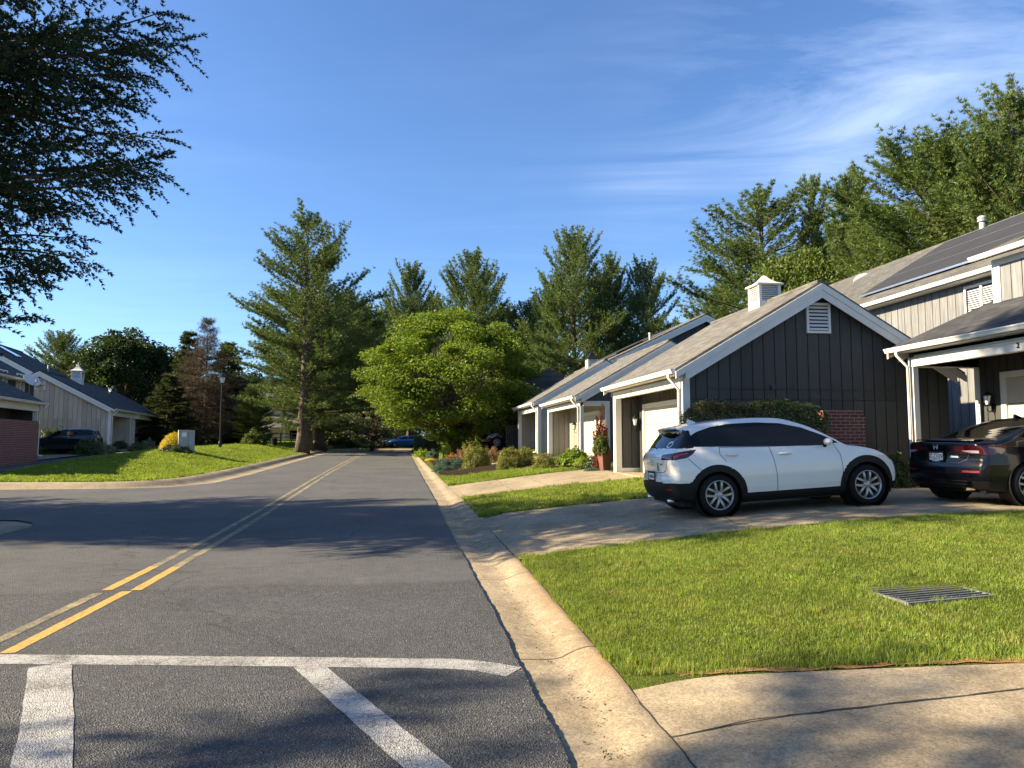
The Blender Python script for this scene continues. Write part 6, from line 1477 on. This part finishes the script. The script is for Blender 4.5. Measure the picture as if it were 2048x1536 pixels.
# ---- black sedan
CIV = dict(width=1.86, axles=(-1.33, 1.33), tyre_r=.325, rim_r=.225, arch=.04, bow_r=.20, bow_f=.32, crown=.045, k=.06, zc=.60, spine=(-1.5, 1.3),
    outline=[(-2.02, .22), (-2.17, .30), (-2.22, .42), (-2.225, .56), (-2.20, .66), (-2.185, .80), (-2.215, .93), (-2.20, .985), (-2.05, 1.01), (-1.80, 1.035), (-1.45, 1.13), (-1.05, 1.27), (-.70, 1.37), (-.3, 1.413), (.1, 1.405), (.5, 1.315), (.9, 1.12), (1.18, .985), (1.6, .92), (1.95, .82), (2.15, .68), (2.22, .52), (2.2, .34), (2.05, .20), (1.4, .17), (0, .17), (-1.4, .18)],
    section=[(.15, .90), (.28, .965), (.45, .99), (.62, 1.0), (.78, .985), (.90, .955), (1.0, .90), (1.12, .80), (1.25, .715), (1.36, .62), (1.5, .45)],
    plan=[(-2.3, .84), (-2.0, .95), (-1.5, .99), (-1., 1.), (1.1, 1.), (1.6, .97), (1.95, .90), (2.3, .78)],
    side=dict(window=[(.80, 1.02), (.50, 1.19), (.15, 1.30), (-.25, 1.335), (-.65, 1.30), (-1.05, 1.20), (-1.38, 1.07), (-1.2, 1.01), (-.5, .985), (.2, .97)], pillar=[(-.32, .8), (-.24, .8), (-.30, 1.5), (-.38, 1.5)],
              tail=[(-2.3, .85), (-2.3, .905), (-2.0, .925), (-1.75, .945), (-1.66, .925), (-1.72, .84), (-1.80, .79), (-2.0, .775), (-2.15, .79)],
              head=[(1.6, .80), (1.9, .76), (2.2, .68), (2.2, .60), (1.9, .66), (1.65, .72)]),
    tail_y=.36, low_rear=.36, windshield=(.2, 1.22, .98), rear_glass=(-1.82, -.80, 1.045, 1.33), rear_glass_y=.60, grille=(1.9, .30, .60, .6), rear_recess=[(0, .66), (0, .835), (.33, .835), (.50, .80), (.58, .72), (.50, .66)],
    seams=[[(-.28, .98), (-.25, .7), (-.22, .3)], [(.80, 1.0), (.92, .7), (.9, .3)], [(-1.1, 1.0), (-1.05, .75)], [(-1.62, .92), (-1.66, .8)]], rear_seams=[[(0, .64), (.45, .64), (.58, .70), (.62, .80)]],
    handles=[(-.95, .86), (-.05, .84)], mirror=(.55, 1.03), mirror_mat='black_paint')
hx, hy_ = 10.88, 10.88; zA_, zB_ = g1(hx-1.33, hy_)+.03, g1(hx+1.33, hy_)+.03
bc, cb = make_car('parked_car', CIV, (hx, hy_, (zA_+zB_)/2-.006), 0, 'black sedan with silver badge seen from behind on the driveway', 'car', 'black_paint', .0185, -math.atan2(zB_-zA_, 2.66))
o_, xp = plate(bc, cb, .735, .31, .155, .115, '4GJ2895')
put_text('plate_state', 'MARYLAND', .022, 'ink_black', o_, (xp-.008, 0, .79), '-x', .002)
part('plate_sticker', 'ink_red', o_, lambda m: m.box(xp-.0075, xp-.0062, .10, .135, .775, .805))
put_text('frame_lettering', 'HONDA', .030, 'sticker_white', o_, (xp-.0135, 0, .663), '-x', .002, 1.5)
put_text('dealer_badge', 'CRISWELL', .042, 'sticker_white', bc, (rear_x(cb, -.36, .735)-.006, -.36, .735), '-x', .003, .9)
m = MB(); x = rear_x(cb, 0, .895)-.006
for sg in (-1, 1): m.prism([(x, sg*.040, .935), (x, sg*.060, .935), (x, sg*.042, .855), (x, sg*.026, .855)], (-.008, 0, 0))
m.box(x-.008, x, -.038, .038, .888, .902); m.build('emblem', M['chrome'], bc)
m = MB(); m.smooth = True; V = []
for y in np.linspace(-.66, .66, 17): b = .16*(abs(y)/.66)**2.2; xr = -2.20+b; V.append([(xr-.035, y, 1.005-.01*(abs(y)/.66)), (xr-.03, y, 1.022-.01*abs(y)), (xr+.16, y, 1.03-.012*abs(y)), (xr+.16, y, .99), (xr, y, .975)])
for a, b in zip(V[:-1], V[1:]):
    for i in range(4): m.poly([a[i], a[i+1], b[i+1], b[i]])
m.build('boot_spoiler', M['black_paint'], bc)
for s in (-1, 1): part('rear_reflector', 'reflector_red', bc, lambda m: m.poly([(rear_x(cb, s*y, .505)-.006, s*y, z) for y, z in ((.50, .49), (.58, .49), (.66, .49), (.74, .49), (.80, .49), (.80, .525), (.74, .525), (.66, .525), (.58, .525), (.53, .525))]))
def lampc(m):
    for s in (-1, 1):
        m.poly([(rear_x(cb, s*y, z)-.006, s*y, z) for y, z in ((.50, .835), (.64, .845), (.78, .84), (.78, .80), (.66, .80))])
part('reverse_lamp', 'lamp_clear', bc, lampc)
def tip(m): m.smooth = True; m.tube([(-2.19, -.56, .25), (-2.0, -.56, .25), (-1.7, -.5, .25), (-.8, -.2, .26)], [.042, .042, .035, .03], 14, False)
part('exhaust_pipe', 'chrome', bc, tip); fin(bc, -.62, 1.375, 'black_paint')
m = MB(); m.mat(M['black_plastic'])
m.box(-2.20, -1.9, -.62, .62, .30, .315); m.box(-2.21, -1.9, -.64, .64, .345, .36); m.build('diffuser', None, bc)

# ---- smaller, farther cars
def scaled(S, k): return S
SUV = dict(CX3); SUV['outline'] = [(-2.0, .27), (-2.2, .36), (-2.24, .5), (-2.22, .7), (-2.2, .9), (-2.18, 1.04), (-2.1, 1.15), (-1.98, 1.38), (-1.88, 1.56), (-1.7, 1.635), (-1.2, 1.67), (-.6, 1.68), (-.1, 1.66), (.25, 1.57), (.6, 1.38), (.95, 1.16), (1.2, 1.09), (1.6, 1.03), (1.95, .95), (2.15, .8), (2.22, .6), (2.2, .38), (2.05, .25), (1.4, .2), (0, .2), (-1.5, .22)]
SUV.update(width=1.86, section=[(.15, .88), (.3, .96), (.6, 1.), (.85, .995), (1.0, .975), (1.12, .93), (1.25, .86), (1.45, .78), (1.6, .70), (1.75, .5)], sill=.30, low_rear=.45, clad=None, axles=(-1.33, 1.36), windshield=(.2, 1.3, 1.14), rear_glass=(-2.2, -1.8, 1.2, 1.52), grille=(2.0, .5, .85, .6), handles=[], seams=[[(-.35, 1.1), (-.3, .35)], [(.8, 1.1), (.85, .4)]], rear_seams=[], mirror=(.72, 1.16), mirror_mat='dark_paint', k=.07)
SUV.pop('black_rear', None)
SUV['side'] = dict(window=[(.95, 1.15), (.6, 1.36), (.25, 1.52), (-.3, 1.58), (-1.2, 1.575), (-1.7, 1.52), (-1.85, 1.3), (-1.7, 1.21), (-.8, 1.17), (.2, 1.13)], pillar=[(-.38, 1.), (-.28, 1.), (-.34, 1.7), (-.44, 1.7)], pillar2=[(-1.35, 1.), (-1.2, 1.), (-1.3, 1.7), (-1.45, 1.7)],
                   tail=[(-2.3, .98), (-2.3, 1.12), (-1.9, 1.14), (-1.75, 1.1), (-1.9, 1.02)], head=[(1.7, .96), (1.95, .92), (2.2, .82), (2.2, .74), (1.95, .82)])
p = at_d(131, 880, 49.5); sv, _ = make_car('parked_car', SUV, (p[0], p[1], g1(p[0], p[1])+.12), R_(189), 'dark suv parked nose in beside the beige garage gable', 'car', 'dark_paint', .05); sv.scale = (.86,)*3
p = at_d(1016, 897, 46.5); gs, _ = make_car('parked_car', SUV, (p[0]+.55, p[1]+.5, g1(p[0], p[1])+.03), R_(182), 'dark car nose showing beside the wooden screen', 'car', 'dark_paint', .05)
p = at_d(808, 897, 87); cv, _ = make_car('parked_car', CIV, (p[0], p[1], g1(p[0], p[1])+.02), R_(180+14), 'blue hatchback parked at the road bend', 'car', 'blue_paint', .055)
p = at_d(778, 897, 90.5); rc, _ = make_car('parked_car', CIV, (p[0]+1., p[1]+.3, g1(p[0], p[1])+.02), R_(200), 'dark red car half hidden behind the blue one', 'car', 'red_paint', .055)
# ================================================================== BIN, LIGHT, SKY, CAMERA
p = on_ground(548, 893); H = empty('litter_bin', tuple(p)); tag(H, 'small dark bin standing on the mown grass before the fence', 'bin')
part('bin', 'black_plastic', H, lambda m: m.lathe([(0, 0), (.22, 0), (.27, .6), (.24, .6), (.22, .05)], 12)); part('lid', 'black_plastic', H, lambda m: m.lathe([(.29, .6), (.29, .65), (.15, .72), (0, .73)], 12))

SUN_EL, SLOPE = R_(28.), -.05
sd = Vector((-1, -SLOPE, 0)).normalized()*math.cos(SUN_EL)+Vector((0, 0, math.sin(SUN_EL)))
sun = bpy.data.lights.new('sun', 'SUN'); sun.energy = 5.0; sun.angle = R_(.53); sun.color = (1., .83, .57)
so = bpy.data.objects.new('sun', sun); COL.objects.link(so); so.rotation_euler = sd.to_track_quat('Z', 'Y').to_euler()
w = bpy.data.worlds.new('World'); SC.world = w; w.use_nodes = True; nt = w.node_tree; bg = nt.nodes['Background']
sky = N(nt, 'ShaderNodeTexSky', sky_type='NISHITA'); sky.sun_disc = False; sky.sun_elevation = SUN_EL
sky.sun_rotation = math.atan2(sd.x, sd.y); sky.altitude = 100; sky.air_density = 1.0; sky.dust_density = .4; sky.ozone_density = 2.5
tc = N(nt, 'ShaderNodeTexCoord'); D = tc.outputs['Generated']; sp = N(nt, 'ShaderNodeSeparateXYZ'); L(nt, D, sp.inputs[0])
# wispy cirrus on a high plane
zc = math_(nt, 'MAXIMUM', sp.outputs['Z'], .03); cb = N(nt, 'ShaderNodeCombineXYZ')
L(nt, math_(nt, 'DIVIDE', sp.outputs['X'], zc), cb.inputs[0]); L(nt, math_(nt, 'DIVIDE', sp.outputs['Y'], zc), cb.inputs[1])
m0 = N(nt, 'ShaderNodeMapping'); m0.inputs['Rotation'].default_value = (0, 0, R_(9)); m0.inputs['Scale'].default_value = (.93, .93, 1); L(nt, cb.outputs[0], m0.inputs[0]); cb = m0
mp = N(nt, 'ShaderNodeMapping'); mp.inputs['Rotation'].default_value = (0, 0, R_(38)); mp.inputs['Scale'].default_value = (.55, 1.3, 1); L(nt, cb.outputs[0], mp.inputs[0])
n1 = noise(nt, 1.1, 9, .62, mp.outputs[0], .9); n2 = noise(nt, .55, 3, .5, cb.outputs[0])
c1 = ramp(nt, n1.outputs['Fac'], [(.40, 0.), (.76, 1.)]); c2 = ramp(nt, n2.outputs['Fac'], [(.38, .0), (.62, 1.)])
# more cirrus towards the right of the view
rt = N(nt, 'ShaderNodeMapRange'); rt.inputs['From Min'].default_value = .20; rt.inputs['From Max'].default_value = .58; rt.inputs['To Min'].default_value = .10; L(nt, sp.outputs['X'], rt.inputs['Value'])
cl = math_(nt, 'MULTIPLY', math_(nt, 'MULTIPLY', c1.outputs[0], c2.outputs[0]), math_(nt, 'MULTIPLY', rt.outputs[0], .85))
tint = mixc(nt, 1., sky.outputs[0], (.74, .93, 1.18), 'MULTIPLY')
fin_ = mixc(nt, cl, tint, (6.2, 7.2, 8.8)); L(nt, fin_, bg.inputs[0]); bg.inputs[1].default_value = .061

cam = bpy.data.cameras.new('camera'); co = bpy.data.objects.new('camera', cam); COL.objects.link(co); SC.camera = co
co.location = (0, 0, CAMH); cam.sensor_width = 36; cam.lens = F/2048*36; cam.clip_end = 2000; cam.clip_start = .05
co.rotation_euler = (math.pi/2+PIT, 0, -YAW)
SC.view_settings.view_transform = 'Standard'; SC.view_settings.look = 'None'; SC.view_settings.exposure = 1.72; SC.view_settings.gamma = 1
SC.cycles.max_bounces = 6; SC.cycles.diffuse_bounces = 3; SC.cycles.glossy_bounces = 3; SC.cycles.transmission_bounces = 3; SC.cycles.transparent_max_bounces = 6
SC.cycles.sample_clamp_indirect = 6
bpy.context.view_layer.update()
